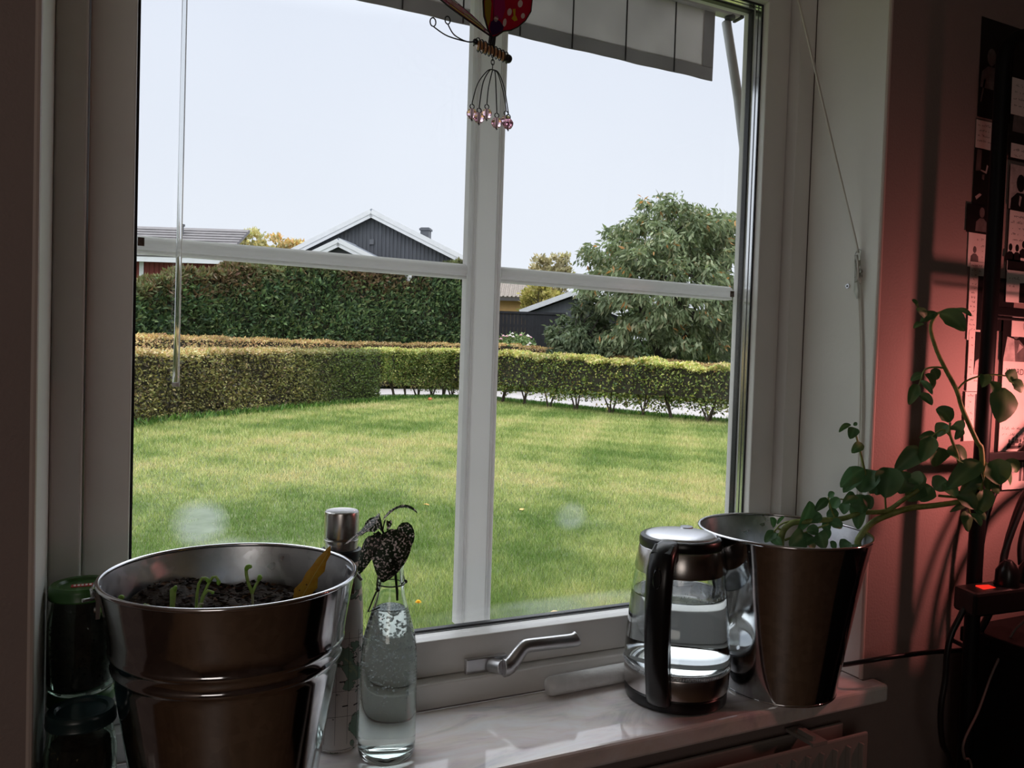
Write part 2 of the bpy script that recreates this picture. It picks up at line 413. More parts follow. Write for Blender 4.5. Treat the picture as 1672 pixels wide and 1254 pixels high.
for x0, z in ((sx0+.0045, .6545), (sx1-.0125, .6500)):
    m = MB(); m.box(x0, x0+.008, .2368, .2386, z-.006, z+.005); m.tube([(x0+.004, .2345, z-.001), (x0+.004, .237, z-.001)], .002, 8)
    wpart(m, 'end_bracket', M_RUST)
# outside sill board and drip
wpart(MB().box(-.03, 1.23, .286, .36, -.05, .02), 'outer_sill', M_OUTW, bevel=.004)

# window handle on the lower sash rail
hb = Vector((.585, .18, .046))
hnd = thing('window_handle', None, None, tuple(hb-base)); hnd.parent = win
pl = MB().box(-.032, .036, -.0095, 0, -.0120, .0135); pl.build('handle_plate', M_ALU, hnd, bevel=.0015)
hub = MB().tube([(.010, -.008, .0), (.014, -.018, .001), (.020, -.028, .002)], [.0115, .0105, .0112], 20); hub.build('handle_neck', M_ALU, hnd, smooth=45, bevel=.0015)
lv = []
for i in range(25):
    q = i/24; x = .020+q*.130
    sm = max(0, min(1, (q-.03)/.28)); sm = sm*sm*(3-2*sm)
    z = .002+.029*sm-.003*q + (.003 if q > .95 else 0)*(q-.95)/.05
    lv.append((x, -.030+.002*sm, z, .0155-.0040*min(1, q/.25) if q < .9 else .0115+.0016*((q-.9)/.1)))
vs = []; fs = []
for i, (x, y, z, r) in enumerate(lv):
    a = Vector(lv[min(i+1, 24)][:3])-Vector(lv[max(i-1, 0)][:3]); a.normalize(); w = a.cross(Vector((0, 1, 0))); w.normalize()
    for k in range(12):
        an = 2*math.pi*k/12
        p = Vector((x, y, z)) + w*math.cos(an)*r*.95 + Vector((0, 1, 0))*math.sin(an)*r*.72
        vs.append(p)
    if i:
        for k in range(12): fs.append(((i-1)*12+k, (i-1)*12+(k+1) % 12, i*12+(k+1) % 12, i*12+k))
fs += [tuple(range(11, -1, -1)), tuple(range(24*12, 25*12))]
MB().add(vs, fs).build('handle_lever', M_ALU, hnd, smooth=60, bevel=.001)

# radiator under the sill
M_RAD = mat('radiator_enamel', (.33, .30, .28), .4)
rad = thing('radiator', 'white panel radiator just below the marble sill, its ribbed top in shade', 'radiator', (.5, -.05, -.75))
RP = lambda mb, n, m=M_RAD, **k: (setattr(mb, 'v', [tuple(Vector(v)-Vector((.5, -.05, -.75))) for v in mb.v]), mb.build(n, m, rad, **k))[1]
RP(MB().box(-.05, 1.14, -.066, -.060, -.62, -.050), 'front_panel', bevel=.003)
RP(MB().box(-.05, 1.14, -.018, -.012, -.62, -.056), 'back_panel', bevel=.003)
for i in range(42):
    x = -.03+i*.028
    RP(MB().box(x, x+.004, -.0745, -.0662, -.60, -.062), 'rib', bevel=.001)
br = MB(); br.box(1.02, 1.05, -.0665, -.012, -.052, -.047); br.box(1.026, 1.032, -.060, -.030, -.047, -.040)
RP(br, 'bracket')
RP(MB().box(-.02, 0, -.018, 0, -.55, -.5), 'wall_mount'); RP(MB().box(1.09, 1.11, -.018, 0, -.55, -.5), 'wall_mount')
RP(MB().tube([(1.10, -.04, -.6), (1.10, -.04, -.85)], .008, 8), 'pipe')

# joint tables of the leafy plant (metres)
STEMS = {
'main':[(1.152,-0.012,0.217),(1.157,-0.016,0.242),(1.174,-0.027,0.270),(1.200,-0.044,0.287),(1.223,-0.059,0.297),(1.252,-0.078,0.303),(1.286,-0.100,0.312),(1.311,-0.117,0.326)],
'branch':[(1.052,0.048,0.213),(1.052,0.047,0.236),(1.055,0.045,0.251),(1.063,0.040,0.261),(1.073,0.034,0.265),(1.103,0.015,0.270),(1.124,0.003,0.272),(1.139,-0.006,0.276),(1.157,-0.018,0.285),(1.190,-0.038,0.290),(1.211,-0.052,0.309),(1.230,-0.065,0.327)],
'thin':[(1.057,0.044,0.234),(1.073,0.035,0.242),(1.086,0.026,0.249),(1.101,0.017,0.257),(1.115,0.009,0.264),(1.130,-0.001,0.276)],
'thin2':[(1.256,-0.081,0.319),(1.281,-0.098,0.318),(1.308,-0.115,0.318)],
'sprig':[(1.165,-0.024,0.323),(1.160,-0.022,0.343),(1.157,-0.020,0.358),(1.150,-0.017,0.385),(1.144,-0.014,0.407),(1.138,-0.011,0.422)],
'tall':[(1.307,-0.115,0.332),(1.308,-0.117,0.361),(1.304,-0.116,0.398),(1.297,-0.113,0.409),(1.277,-0.101,0.457),(1.266,-0.096,0.489),(1.249,-0.086,0.524),(1.237,-0.079,0.552),(1.227,-0.075,0.583),(1.229,-0.077,0.599),(1.235,-0.082,0.610)],
'side':[(1.287,-0.103,0.340),(1.279,-0.099,0.368),(1.273,-0.096,0.391),(1.263,-0.091,0.418),(1.262,-0.091,0.437)],
'pet1':[(1.249,-0.086,0.523),(1.235,-0.078,0.524),(1.224,-0.070,0.519),(1.220,-0.067,0.502),(1.216,-0.063,0.484)],
'pet2':[(1.267,-0.097,0.489),(1.275,-0.103,0.502),(1.292,-0.114,0.512),(1.308,-0.125,0.515),(1.324,-0.136,0.514)],
'pet3':[(1.263,-0.091,0.416),(1.254,-0.085,0.425),(1.245,-0.079,0.419),(1.238,-0.074,0.410)],
'pet4':[(1.051,0.047,0.251),(1.045,0.051,0.252),(1.042,0.053,0.243),(1.045,0.052,0.227)],
'pet5':[(1.073,0.034,0.265),(1.061,0.041,0.265),(1.050,0.048,0.259),(1.043,0.052,0.249)],
'pet6':[(1.226,-0.075,0.601),(1.220,-0.071,0.596),(1.215,-0.068,0.605)],
'pet7':[(1.235,-0.082,0.610),(1.246,-0.089,0.616),(1.255,-0.095,0.617)],
'pet8':[(1.190,-0.038,0.290),(1.186,-0.037,0.324),(1.180,-0.035,0.354)],
'pet9':[(1.157,-0.018,0.285),(1.145,-0.011,0.302),(1.128,-0.001,0.306)],
'pet10':[(1.124,0.003,0.272),(1.115,0.007,0.295),(1.112,0.009,0.308)],
'pet11':[(1.310,-0.117,0.332),(1.308,-0.117,0.356),(1.311,-0.120,0.377)],
'pet12':[(1.220,-0.059,0.326),(1.213,-0.055,0.348),(1.204,-0.050,0.359)],
'pet13':[(1.286,-0.100,0.312),(1.294,-0.105,0.303),(1.298,-0.107,0.293)]}
LEAVES = [
(1.234,-0.084,0.609,1.254,-0.113,0.581,0.025),(1.250,-0.097,0.617,1.256,-0.122,0.604,0.009),(1.232,-0.081,0.610,1.205,-0.073,0.594,0.012),
(1.213,-0.071,0.593,1.190,-0.073,0.583,0.009),(1.216,-0.074,0.599,1.188,-0.077,0.614,0.009),(1.209,-0.066,0.617,1.192,-0.066,0.628,0.009),
(1.237,-0.072,0.520,1.249,-0.074,0.504,0.014),(1.228,-0.068,0.512,1.239,-0.072,0.487,0.014),(1.225,-0.067,0.512,1.211,-0.056,0.501,0.010),
(1.217,-0.069,0.502,1.222,-0.087,0.481,0.008),(1.216,-0.063,0.496,1.204,-0.060,0.463,0.014),(1.217,-0.067,0.480,1.225,-0.085,0.464,0.012),
(1.321,-0.138,0.495,1.304,-0.143,0.441,0.038),(1.293,-0.121,0.515,1.277,-0.130,0.495,0.014),(1.304,-0.126,0.505,1.296,-0.137,0.487,0.017),
(1.328,-0.132,0.517,1.349,-0.139,0.502,0.019),(1.336,-0.139,0.506,1.352,-0.145,0.488,0.015),(1.266,-0.089,0.438,1.247,-0.076,0.457,0.021),
(1.262,-0.086,0.434,1.252,-0.077,0.413,0.019),(1.263,-0.095,0.434,1.260,-0.111,0.425,0.019),(1.238,-0.076,0.414,1.218,-0.076,0.373,0.021),
(1.249,-0.079,0.411,1.224,-0.066,0.411,0.013),(1.231,-0.065,0.393,1.199,-0.044,0.356,0.025),(1.253,-0.078,0.397,1.255,-0.074,0.365,0.035),
(1.264,-0.085,0.390,1.294,-0.098,0.372,0.025),(1.153,-0.023,0.358,1.112,-0.015,0.328,0.022),(1.154,-0.017,0.351,1.130,-0.005,0.317,0.018),
(1.165,-0.023,0.356,1.154,-0.017,0.319,0.034),(1.177,-0.033,0.357,1.171,-0.034,0.316,0.030),(1.187,-0.043,0.361,1.173,-0.049,0.314,0.033),
(1.209,-0.053,0.356,1.200,-0.054,0.320,0.029),(1.212,-0.060,0.348,1.212,-0.080,0.338,0.020),(1.238,-0.065,0.337,1.226,-0.050,0.306,0.026),
(1.250,-0.073,0.333,1.240,-0.062,0.307,0.024),(1.251,-0.078,0.328,1.261,-0.091,0.345,0.025),(1.302,-0.117,0.377,1.253,-0.097,0.332,0.026),
(1.309,-0.113,0.374,1.327,-0.116,0.327,0.029),(1.317,-0.122,0.377,1.328,-0.134,0.342,0.033),(1.302,-0.108,0.366,1.304,-0.102,0.317,0.019),
(1.324,-0.121,0.342,1.338,-0.126,0.326,0.014),(1.312,-0.118,0.333,1.302,-0.117,0.294,0.021),(1.276,-0.096,0.323,1.294,-0.117,0.302,0.021),
(1.295,-0.105,0.307,1.270,-0.092,0.294,0.008),(1.291,-0.103,0.297,1.289,-0.111,0.265,0.017),(1.295,-0.110,0.293,1.294,-0.128,0.277,0.009),
(1.300,-0.111,0.301,1.304,-0.128,0.286,0.009),(1.337,-0.133,0.378,1.357,-0.142,0.362,0.016),(1.137,-0.016,0.423,1.118,-0.024,0.406,0.014),
(1.131,-0.013,0.428,1.103,-0.015,0.416,0.007),(1.140,-0.011,0.426,1.142,-0.016,0.431,0.005),(1.151,-0.021,0.397,1.128,-0.020,0.383,0.013),
(1.075,0.034,0.249,1.084,0.021,0.301,0.021),(1.112,0.009,0.305,1.091,0.015,0.285,0.012),(1.111,0.007,0.308,1.112,-0.004,0.317,0.009),
(1.132,0.003,0.306,1.125,0.015,0.284,0.015),(1.129,-0.005,0.301,1.122,-0.015,0.284,0.014),(1.089,0.023,0.268,1.099,0.008,0.279,0.017),
(1.145,-0.015,0.315,1.119,-0.014,0.301,0.014),(1.147,-0.011,0.308,1.154,-0.016,0.258,0.020),(1.147,-0.016,0.315,1.148,-0.028,0.286,0.026),
(1.158,-0.022,0.314,1.160,-0.033,0.293,0.014),(1.114,0.012,0.276,1.130,0.002,0.282,0.016),(1.114,0.007,0.268,1.124,-0.010,0.260,0.014),
(1.087,0.027,0.252,1.099,0.014,0.249,0.016),(1.109,0.017,0.251,1.122,0.015,0.236,0.018),(1.099,0.014,0.249,1.097,-0.002,0.227,0.020),
(1.080,0.025,0.245,1.050,0.026,0.228,0.026),(1.088,0.023,0.235,1.084,0.011,0.224,0.014),(1.121,0.009,0.235,1.129,0.006,0.221,0.009),
(1.145,-0.007,0.237,1.134,-0.003,0.223,0.016),(1.146,-0.012,0.233,1.147,-0.027,0.228,0.012),(1.040,0.052,0.254,1.027,0.048,0.272,0.010),
(1.044,0.048,0.260,1.042,0.034,0.276,0.008),(1.044,0.052,0.247,1.026,0.056,0.230,0.013),(1.038,0.051,0.239,1.039,0.032,0.226,0.011),
(1.047,0.052,0.244,1.050,0.050,0.233,0.009),(1.050,0.054,0.225,1.041,0.063,0.235,0.008),(1.196,-0.039,0.354,1.209,-0.039,0.318,0.026),
(1.225,-0.060,0.356,1.224,-0.058,0.320,0.022),(1.185,-0.032,0.348,1.175,-0.018,0.316,0.024),(1.256,-0.088,0.339,1.255,-0.111,0.322,0.019),
(1.094,0.019,0.243,1.072,0.021,0.230,0.018),(1.111,0.016,0.267,1.123,0.016,0.250,0.012),(1.280,-0.098,0.428,1.274,-0.092,0.410,0.010),
(1.304,-0.116,0.356,1.274,-0.105,0.326,0.019),(1.328,-0.124,0.369,1.355,-0.133,0.340,0.021)]
# ------------------------------------------------------------------ things on the sill
def zinc(name, base=.60, spangle=.5, rough=.17):
    m, nt, out = newmat(name); L = nt.links.new
    bs = nt.nodes.new('ShaderNodeBsdfPrincipled'); setp(bs, Metallic=1.0)
    tc = nt.nodes.new('ShaderNodeTexCoord')
    vo = nt.nodes.new('ShaderNodeTexVoronoi'); setp(vo, Scale=95, Randomness=1.0)
    no = nt.nodes.new('ShaderNodeTexNoise'); setp(no, Scale=22, Detail=5)
    r1 = nt.nodes.new('ShaderNodeMapRange'); setp(r1, **{'To Min': rough*(1-spangle*.5), 'To Max': rough*(1+spangle)})
    r2 = nt.nodes.new('ShaderNodeValToRGB')
    r2.color_ramp.elements[0].color = (base*.72, base*.75, base*.80, 1); r2.color_ramp.elements[1].color = (base*1.12, base*1.14, base*1.17, 1)
    mx = nt.nodes.new('ShaderNodeMixRGB'); mx.inputs[0].default_value = .5
    L(tc.outputs['Object'], vo.inputs['Vector']); L(tc.outputs['Object'], no.inputs['Vector'])
    L(vo.outputs['Color'], mx.inputs[1]); L(no.outputs['Color'], mx.inputs[2]); L(mx.outputs[0], r2.inputs[0]); L(r2.outputs[0], bs.inputs['Base Color'])
    L(mx.outputs[0], r1.inputs[0]); L(r1.outputs[0], bs.inputs['Roughness'])
    n2 = nt.nodes.new('ShaderNodeTexNoise'); setp(n2, Scale=9, Detail=2); L(tc.outputs['Object'], n2.inputs['Vector'])
    bp = nt.nodes.new('ShaderNodeBump'); setp(bp, Strength=.06, Distance=.01); L(n2.outputs['Fac'], bp.inputs['Height']); L(bp.outputs[0], bs.inputs['Normal'])
    L(bs.outputs[0], out.inputs[0])
    return m
M_ZINC = zinc('polished_zinc', .56, .25, .09)
M_ZINC_IN = zinc('dull_zinc_inside', .66, .8, .30)
M_RIM = mat('bright_zinc_rim', (.74, .75, .78), .12, metal=1.0)
M_WIRE = mat('steel_wire', (.55, .56, .58), .25, metal=1.0)
M_SOIL = mat('dark_potting_soil', (.030, .019, .013), .95, var=.6, scale=60, bump=.9, bscale=180)
M_CRUMB = leafmat('soil_crumbs', .95, 0.0)

def bucket(loc, prof_out, rim_r, rim_z, label, ribs=(), handle=None, seam=True):
    t = thing('metal_bucket', label, 'bucket', loc, group='zinc buckets on the sill')
    b = MB(); b.lathe([(0, .004), (prof_out[0][0]-.004, .004), (prof_out[0][0]-.001, 0)]+prof_out, 96)
    b.build('body', M_ZINC, t, smooth=50)
    MB().tube([((prof_out[0][0]-.0006)*math.cos(2*math.pi*k/96), (prof_out[0][0]-.0006)*math.sin(2*math.pi*k/96), .0021) for k in range(96)], .0020, 8, closed=True).build('base_rim', M_RIM, t, smooth=60)
    th = .0012
    i = MB(); i.lathe([(0, .006)]+[(r-th, max(z, .006)) for r, z in prof_out], 96); i.build('inner_wall', M_ZINC_IN, t, smooth=50)
    MB().tube([((rim_r)*math.cos(2*math.pi*k/96), rim_r*math.sin(2*math.pi*k/96), rim_z) for k in range(96)], .0026, 10, closed=True).build('rolled_rim', M_RIM, t, smooth=60)
    return t
# left bucket (seedlings): two raised ribs, wire handle folded back on the rim
po = [(.096, .0), (.0975, .006)]
def rl(z): return .096+(.137-.096)*z/.262
for z in (.02, .05, .08, .11, .14, .158): po.append((rl(z), z))
for zc in (.170, .188):
    for dz, dr in ((-.005, 0), (-.003, .0008), (-.001, .0017), (.001, .0017), (.003, .0008), (.005, 0)): po.append((rl(zc+dz)+dr, zc+dz))
po += [(rl(.21), .21), (rl(.235), .235), (rl(.262), .262)]
LBX, LBY = .197, .023
lb = bucket((LBX, LBY, 0), po, .1372, .262, 'ribbed zinc bucket of dark soil with seedlings and a wire handle, on the left')
hw = []
for k in range(41):
    a = R(-8)+k*(R(196))/40
    r = .1412+.0055*math.sin(math.pi*k/40)
    hw.append((r*math.cos(a), r*math.sin(a)*1.0,   .252+.0085*math.sin(math.pi*k/40)))
hw = [(hw[0][0]+.004, hw[0][1]-.004, .246)]+hw+[(hw[-1][0]-.010, hw[-1][1]-.004, .252)]
bail = MB().tube(hw, .0019, 8).build('bail_handle', M_WIRE, lb, smooth=60)
for s in (1, -1):
    e_ = MB(); e_.box(.1335 if s > 0 else -.1375, .1375 if s > 0 else -.1335, -.014, .014, .228, .256)
    e_.tube([(s*.1375, .0045, .247), (s*.1395, .0045, .247)], .003, 8); e_.tube([(s*.1375, -.0065, .236), (s*.1395, -.0065, .236)], .003, 8)
    e_.tube([(s*(.1385+.004*math.sin(a)), .007*math.cos(a), .250+.007*math.sin(a)) for a in [i*math.pi*2/14 for i in range(14)]], .0016, 6, closed=True)
    e_.build('handle_ear', M_WIRE, lb, smooth=40)
# seam with two spot welds inside the right wall
sm = MB(); sm.tube([((rl(z)-.0016)*math.cos(R(2)), (rl(z)-.0016)*math.sin(R(2)), z) for z in (.03, .255)], .0016, 6); sm.build('seam', M_WIRE, lb)

# right bucket: plain
po2 = [(.0885, 0), (.0895, .005)]+[(.0885+(.1165-.0885)*z/.168, z) for z in (.04, .08, .12, .168)]+[(.1165+(.1335-.1165)*(z-.168)/.085, z) for z in (.20, .23, .253)]
rb = bucket((1.046, .036, 0), po2, .1337, .253, 'plain shiny zinc bucket holding the leafy green plant, right end of the sill')

def soil_top(loc, r, z0, amp, lump, name, label, seed, n=1500):
    rg = np.random.default_rng(seed)
    nx = 56; vs = []; fs = []; idx = {}
    ph = rg.uniform(0, 6.28, (8, 2)); fr = rg.uniform(20, 110, (8, 2))
    def h(x, y):
        v = sum(math.sin(fr[k, 0]*x+ph[k, 0])*math.sin(fr[k, 1]*y+ph[k, 1]) for k in range(8))/8
        return z0+amp*v*1.6+lump*math.exp(-(((x+.06)/.045)**2+((y-.085)/.04)**2))
    rings = 22; seg = 60
    vs.append((0, 0, h(0, 0)))
    for i in range(1, rings+1):
        rr = r*i/rings
        for k in range(seg):
            a = 2*math.pi*k/seg; x, y = rr*math.cos(a), rr*math.sin(a); vs.append((x, y, h(x, y)))
    for k in range(seg): fs.append((0, 1+k, 1+(k+1) % seg))
    for i in range(1, rings):
        for k in range(seg): fs.append((1+(i-1)*seg+k, 1+(i-1)*seg+(k+1) % seg, 1+i*seg+(k+1) % seg, 1+i*seg+k)[::1])
    o = len(vs)
    for k in range(seg): a = 2*math.pi*k/seg; vs.append((.94*r*math.cos(a), .94*r*math.sin(a), z0-.03))
    for k in range(seg): fs.append((1+(rings-1)*seg+k, 1+(rings-1)*seg+(k+1) % seg, o+(k+1) % seg, o+k))
    fs.append(tuple(o+k for k in range(seg)))
    m = MB().add(vs, fs); so = m.build(name, M_SOIL, smooth=80, kind='stuff'); so.location = loc
    tag(so, label, 'soil')
    # crumbs and bits of bark
    a = rg.uniform(0, 6.28, n); q = np.sqrt(rg.uniform(0, 1, n))*r*.96
    x, y = q*np.cos(a), q*np.sin(a); P = np.stack([x, y, [h(i, j)+.001 for i, j in zip(x, y)]], 1)
    V = []
    s = rg.uniform(.0015, .006, n)
    for k in range(n):                      # small tetrahedral crumbs
        t = rg.normal(size=(4, 3)); t /= np.linalg.norm(t, axis=1)[:, None]; t = P[k]+t*s[k]*np.array([1.3, .8, .55])
        for f_ in ((0, 1, 2), (0, 2, 3), (0, 3, 1), (1, 3, 2)): V.append(t[list(f_)])
    col = np.repeat(pal(n, [(38, 27, 22), (58, 40, 30), (88, 62, 44), (28, 20, 17), (120, 86, 60)], [4, 3, 1.2, 4, .35]), 4, 0)
    fast_mesh('soil_crumbs', np.array(V).reshape(-1, 3), 3, M_CRUMB, col, so, kind='stuff')
    return so
soil_top((LBX, LBY, 0), .1255, .214, .009, .020, 'potting_soil', 'dark crumbly potting soil in the left bucket around the seedlings', 3)
soil_top((1.046, .036, 0), .118, .195, .006, 0, 'potting_soil', 'dark soil in the right bucket under the leafy plant', 5, 500)

def ribbon(mb, pts, w, nrm=(0, -1, 0), taper=True, fold=.15):
    """a thin blade following pts, widest in the middle"""
    P = [Vector(p) for p in pts]; n = len(P); nr = Vector(nrm); vs = []; fs = []
    for i, p in enumerate(P):
        d = (P[min(i+1, n-1)]-P[max(i-1, 0)]).normalized(); s_ = d.cross(nr).normalized(); u_ = s_.cross(d)
        q = i/(n-1); ww = w*(math.sin(math.pi*(.12+.80*q))**.8 if taper else 1)*.5
        vs += [p+s_*ww+u_*ww*fold, p, p-s_*ww+u_*ww*fold]
        if i:
            a = 3*(i-1); fs += [(a, a+1, a+4, a+3), (a+1, a+2, a+5, a+4)]
    return mb.add(vs, fs)

M_SPROUT = mat('pale_green_sprout', (.30, .46, .09), .45, var=.2, scale=60)
M_SPROUT_L = mat('fresh_green_cotyledon', (.22, .44, .05), .45, var=.15, scale=60)
M_SPST = mat('pinkish_seedling_stalk', (.42, .44, .24), .5)
def seedling(label, stems, leaves, base):
    t = thing('seedling', label, 'seedling', base, group='seedlings in the left bucket')
    B = Vector(base)
    for pts, r, m in stems:
        q_ = MB().tube([Vector(p)-B for p in pts], r, 7); q_.sphere(Vector(pts[-1])-B, (r if not hasattr(r, '__len__') else r[-1])*.98, 8, 6); q_.build('stem', m, t, smooth=70)
    for pts, w in leaves:
        mb = MB(); P = [Vector(p)-B for p in pts]; P = [P[min(int(q), len(P)-2)].lerp(P[min(int(q), len(P)-2)+1], q-min(int(q), len(P)-2)) for q in [j/8*(len(P)-1) for j in range(9)]]; mb.tube(P, [w*.48*(.12+.88*math.sqrt(max(0, math.sin(math.pi*(.06+.90*i/8))))) for i in range(9)], 8); mb.build('seed_leaf', M_SPROUT_L, t, smooth=70)
    return t
seedling('short straight pale green sprout, second from the left among the seedlings', [([(.133, .0, .212), (.133, 0, .236), (.1335, 0, .254)], [.0022, .0028, .0034], M_SPROUT)], [([(.1335, 0, .250), (.135, -.001, .256), (.1365, -.002, .2595)], .0052)], (.133, 0, .212))
seedling('clump of hooked green sprouts left of the middle of the soil', [
    ([(.159, .010, .214), (.158, .010, .230), (.1585, .010, .245), (.160, .010, .256), (.1635, .009, .2625), (.167, .008, .2625)], .0016, M_SPROUT),
    ([(.160, .012, .214), (.164, .012, .240), (.170, .012, .254), (.1745, .011, .262), (.178, .010, .2625), (.180, .009, .259)], .0016, M_SPROUT),
    ([(.161, .002, .214), (.162, .001, .234), (.165, 0, .246), (.169, 0, .2505), (.173, -.001, .249)], .0015, M_SPROUT),
    ([(.1585, -.006, .214), (.158, -.010, .232), (.160, -.010, .240), (.163, -.010, .239)], .0014, M_SPST)],
    [([(.167, .008, .2625), (.169, .007, .2605), (.170, .006, .2575)], .0050), ([(.180, .009, .259), (.1808, .009, .256), (.1808, .009, .253)], .0048), ([(.173, -.001, .249), (.175, -.001, .247)], .0044)], (.159, .01, .212))
seedling('tall forked seedling with two green seed leaves, in the middle of the soil', [
    ([(.218, .010, .210), (.2182, .010, .226), (.2172, .010, .240)], .0015, M_SPST),
    ([(.2172, .010, .240), (.2125, .010, .252), (.2103, .010, .262), (.2100, .010, .267)], .0019, M_SPROUT), ([(.2172, .010, .240), (.2210, .010, .249), (.2238, .010, .254)], .0017, M_SPROUT)],
    [([(.2100, .010, .266), (.2108, .009, .2705), (.2135, .008, .2715), (.2150, .008, .2695)], .0062), ([(.2235, .010, .2535), (.2252, .010, .257), (.2248, .010, .2605)], .0058)], (.218, .01, .21))
seedling('pale sprout arching low along the left of the soil', [([(.095, -.012, .222), (.099, -.012, .240), (.106, -.011, .2445), (.112, -.010, .241), (.117, -.010, .231)], .0019, M_SPROUT)], [], (.095, -.012, .222))
seedling('tiny bright green seed leaf at the far left edge of the soil', [([(.083, .002, .222), (.0825, .001, .246)], .0013, M_SPROUT)], [([(.0815, .001, .246), (.083, 0, .2515), (.086, -.001, .2525)], .0062)], (.083, .002, .222))
seedling('tiny pale sprout just showing behind the front rim', [([(.183, -.018, .214), (.183, -.020, .230), (.185, -.020, .231)], .0015, M_SPROUT)], [], (.183, -.018, .214))

# yellowed jagged leaf stuck upright in the soil
yl = thing('yellow_leaf', 'narrow yellow dead leaf with ragged edges stuck upright in the soil', 'leaf', (.266, .012, .212))
P0 = [(.266, .012, .212), (.2705, .0115, .224), (.2755, .011, .2345), (.2805, .010, .244), (.2855, .010, .2535), (.2905, .009, .2625), (.296, .008, .2715), (.3005, .007, .280), (.3045, .007, .288)]
Wd = [.0075, .0090, .0100, .0098, .0076, .0080, .0056, .0042, .0006]
vs = []; fs = []
for i, (p, w) in enumerate(zip(P0, Wd)):
    d = (Vector(P0[min(i+1, 8)])-Vector(P0[max(i-1, 0)])).normalized(); s_ = d.cross(Vector((.1, -1, .2))).normalized()
    q = Vector(p)-Vector((.266, .012, .212)); jl = 1+(.22 if i % 2 else -.1); jr = 1+(-.12 if i % 2 else .2)
    vs += [q+s_*w*jl+Vector((0, .0015, 0)), q+Vector((0, -.0008, 0)), q-s_*w*jr+Vector((0, .0015, 0))]
    if i: a = 3*(i-1); fs += [(a, a+1, a+4, a+3), (a+1, a+2, a+5, a+4)]
MB().add(vs, fs).build('blade', mat('yellow_leaf_blade', (.62, .38, .03), .55, col2=(196, 140, 22), var=.3, scale=90), yl, smooth=60)
MB().tube([Vector(p)-Vector((.266, .0135, .212)) for p in P0[:8]], .0006, 5).build('midrib', mat('leaf_midrib', (.66, .46, .10), .5), yl)
MB().sphere((.001, -.0015, .016), .0014, 6, 4).sphere((.012, -.0022, .032), .0010, 6, 4).sphere((.004, -.002, .026), .0009, 6, 4).build('brown_speck', mat('brown_speck', (.16, .07, .02), .7), yl, kind='stuff')

# ---- glass jars
M_JAR = glassmat('jar_glass', 1.45, (.93, .985, .95))
M_LIDG = mat('green_enamel_lid', (.035, .115, .022), .32)
M_LIDT = mat('dark_teal_lid', (.010, .028, .030), .30)
M_DARKSEED = leafmat('dark_jar_contents', .8, 0)
def jar(loc, label, lid_m, H, r, lid_r, seal, fill, cols):
    t = thing('glass_jar', label, 'jar', loc, group='storage jars in the left corner')
    o = [(0, .004), (r*.70, .0005), (r*.86, 0), (r*.97, .004), (r, .012), (r, H*.58), (r*.985, H*.66), (r*.90, H*.78), (lid_r*.91, H*.84), (lid_r*.91, H*.93)]
    i_ = [(rr-.0022, zz) for rr, zz in o[4:]][::-1]+[(r*.93-.002, .006), (r*.7, .0045), (0, .0055)]
    g_ = MB(); g_.lathe(o+[(lid_r*.91-.0022, H*.93)]+i_[1:], 48); g_.build('jar_glass', M_JAR, t, smooth=40)
    l_ = MB(); l_.lathe([(0, H-.0035), (lid_r*.70, H-.0035), (lid_r*.76, H-.0005), (lid_r*.93, H), (lid_r*.99, H-.0025), (lid_r, H-.005), (lid_r, H-.0125), (lid_r*1.012, H-.0135), (lid_r*1.0, H-.015), (lid_r*.95, H-.0150), (lid_r*.94, H-.004), (0, H-.005)], 48)
    lid = l_.build('screw_lid', lid_m, t, smooth=35)
    if seal:
        MB().box(-.012, .012, -.0055, .0055, H-.0034, H-.0028).build('lid_print', mat('red_lid_print', (.55, .03, .04), .4), lid)
        mk = MB()
        for k in range(5): mk.box(-.0095+k*.004, -.0070+k*.004, -.003, .003, H-.0028, H-.0025)
        mk.build('print_marks', mat('white_print', (.8, .8, .8), .5), lid, kind='stuff')
    # contents: a core with loose pieces pressed on the glass
    c_ = MB(); c_.lathe([(0, .007), (r-.006, .0075), (r-.0045, .014), (r-.0045, H*.5*fill), (r*.8, H*.72*fill), (0, H*.76*fill)], 32)
    c_.build('filling', mat('jar_filling', (.020, .014, .012), .85, var=.6, scale=90, bump=.6, bscale=120), t, smooth=50)
    n = 1000; a = rng.uniform(0, 6.28, n); z = rng.uniform(.010, H*.70*fill, n); rr = np.where(z > H*.5*fill, r*.80, r-.004)-rng.uniform(0, .002, n)
    P = np.stack([rr*np.cos(a), rr*np.sin(a), z], 1)
    fast_mesh('dried_pieces', leaf_quads(P, rng.normal(size=(n, 3))*[1, 1, 1.2], rng.uniform(.003, .006, n), rng.uniform(.002, .003, n)), 4, M_DARKSEED, pal(n, cols), t, kind='stuff')
    return t
dk = [(20, 16, 15), (34, 26, 22), (14, 12, 12), (52, 44, 36)]
br_ = [(46, 30, 24), (80, 56, 42), (30, 22, 20), (130, 110, 92)]
jar((.043, .116, 0), 'lower jar of the corner stack, its green lid under the jar above', M_LIDG, .1175, .0345, .0350, True, .9, dk)
jar((.043, .1155, .1178), 'green-lidded jar of dark leaves on top of the corner stack', M_LIDG, .1225, .0362, .0350, True, 1.2, dk)
jar((.0465, .0405, 0), 'jar with a dark teal lid standing in front of the jar stack', M_LIDT, .124, .0355, .0345, False, 1.0, br_)

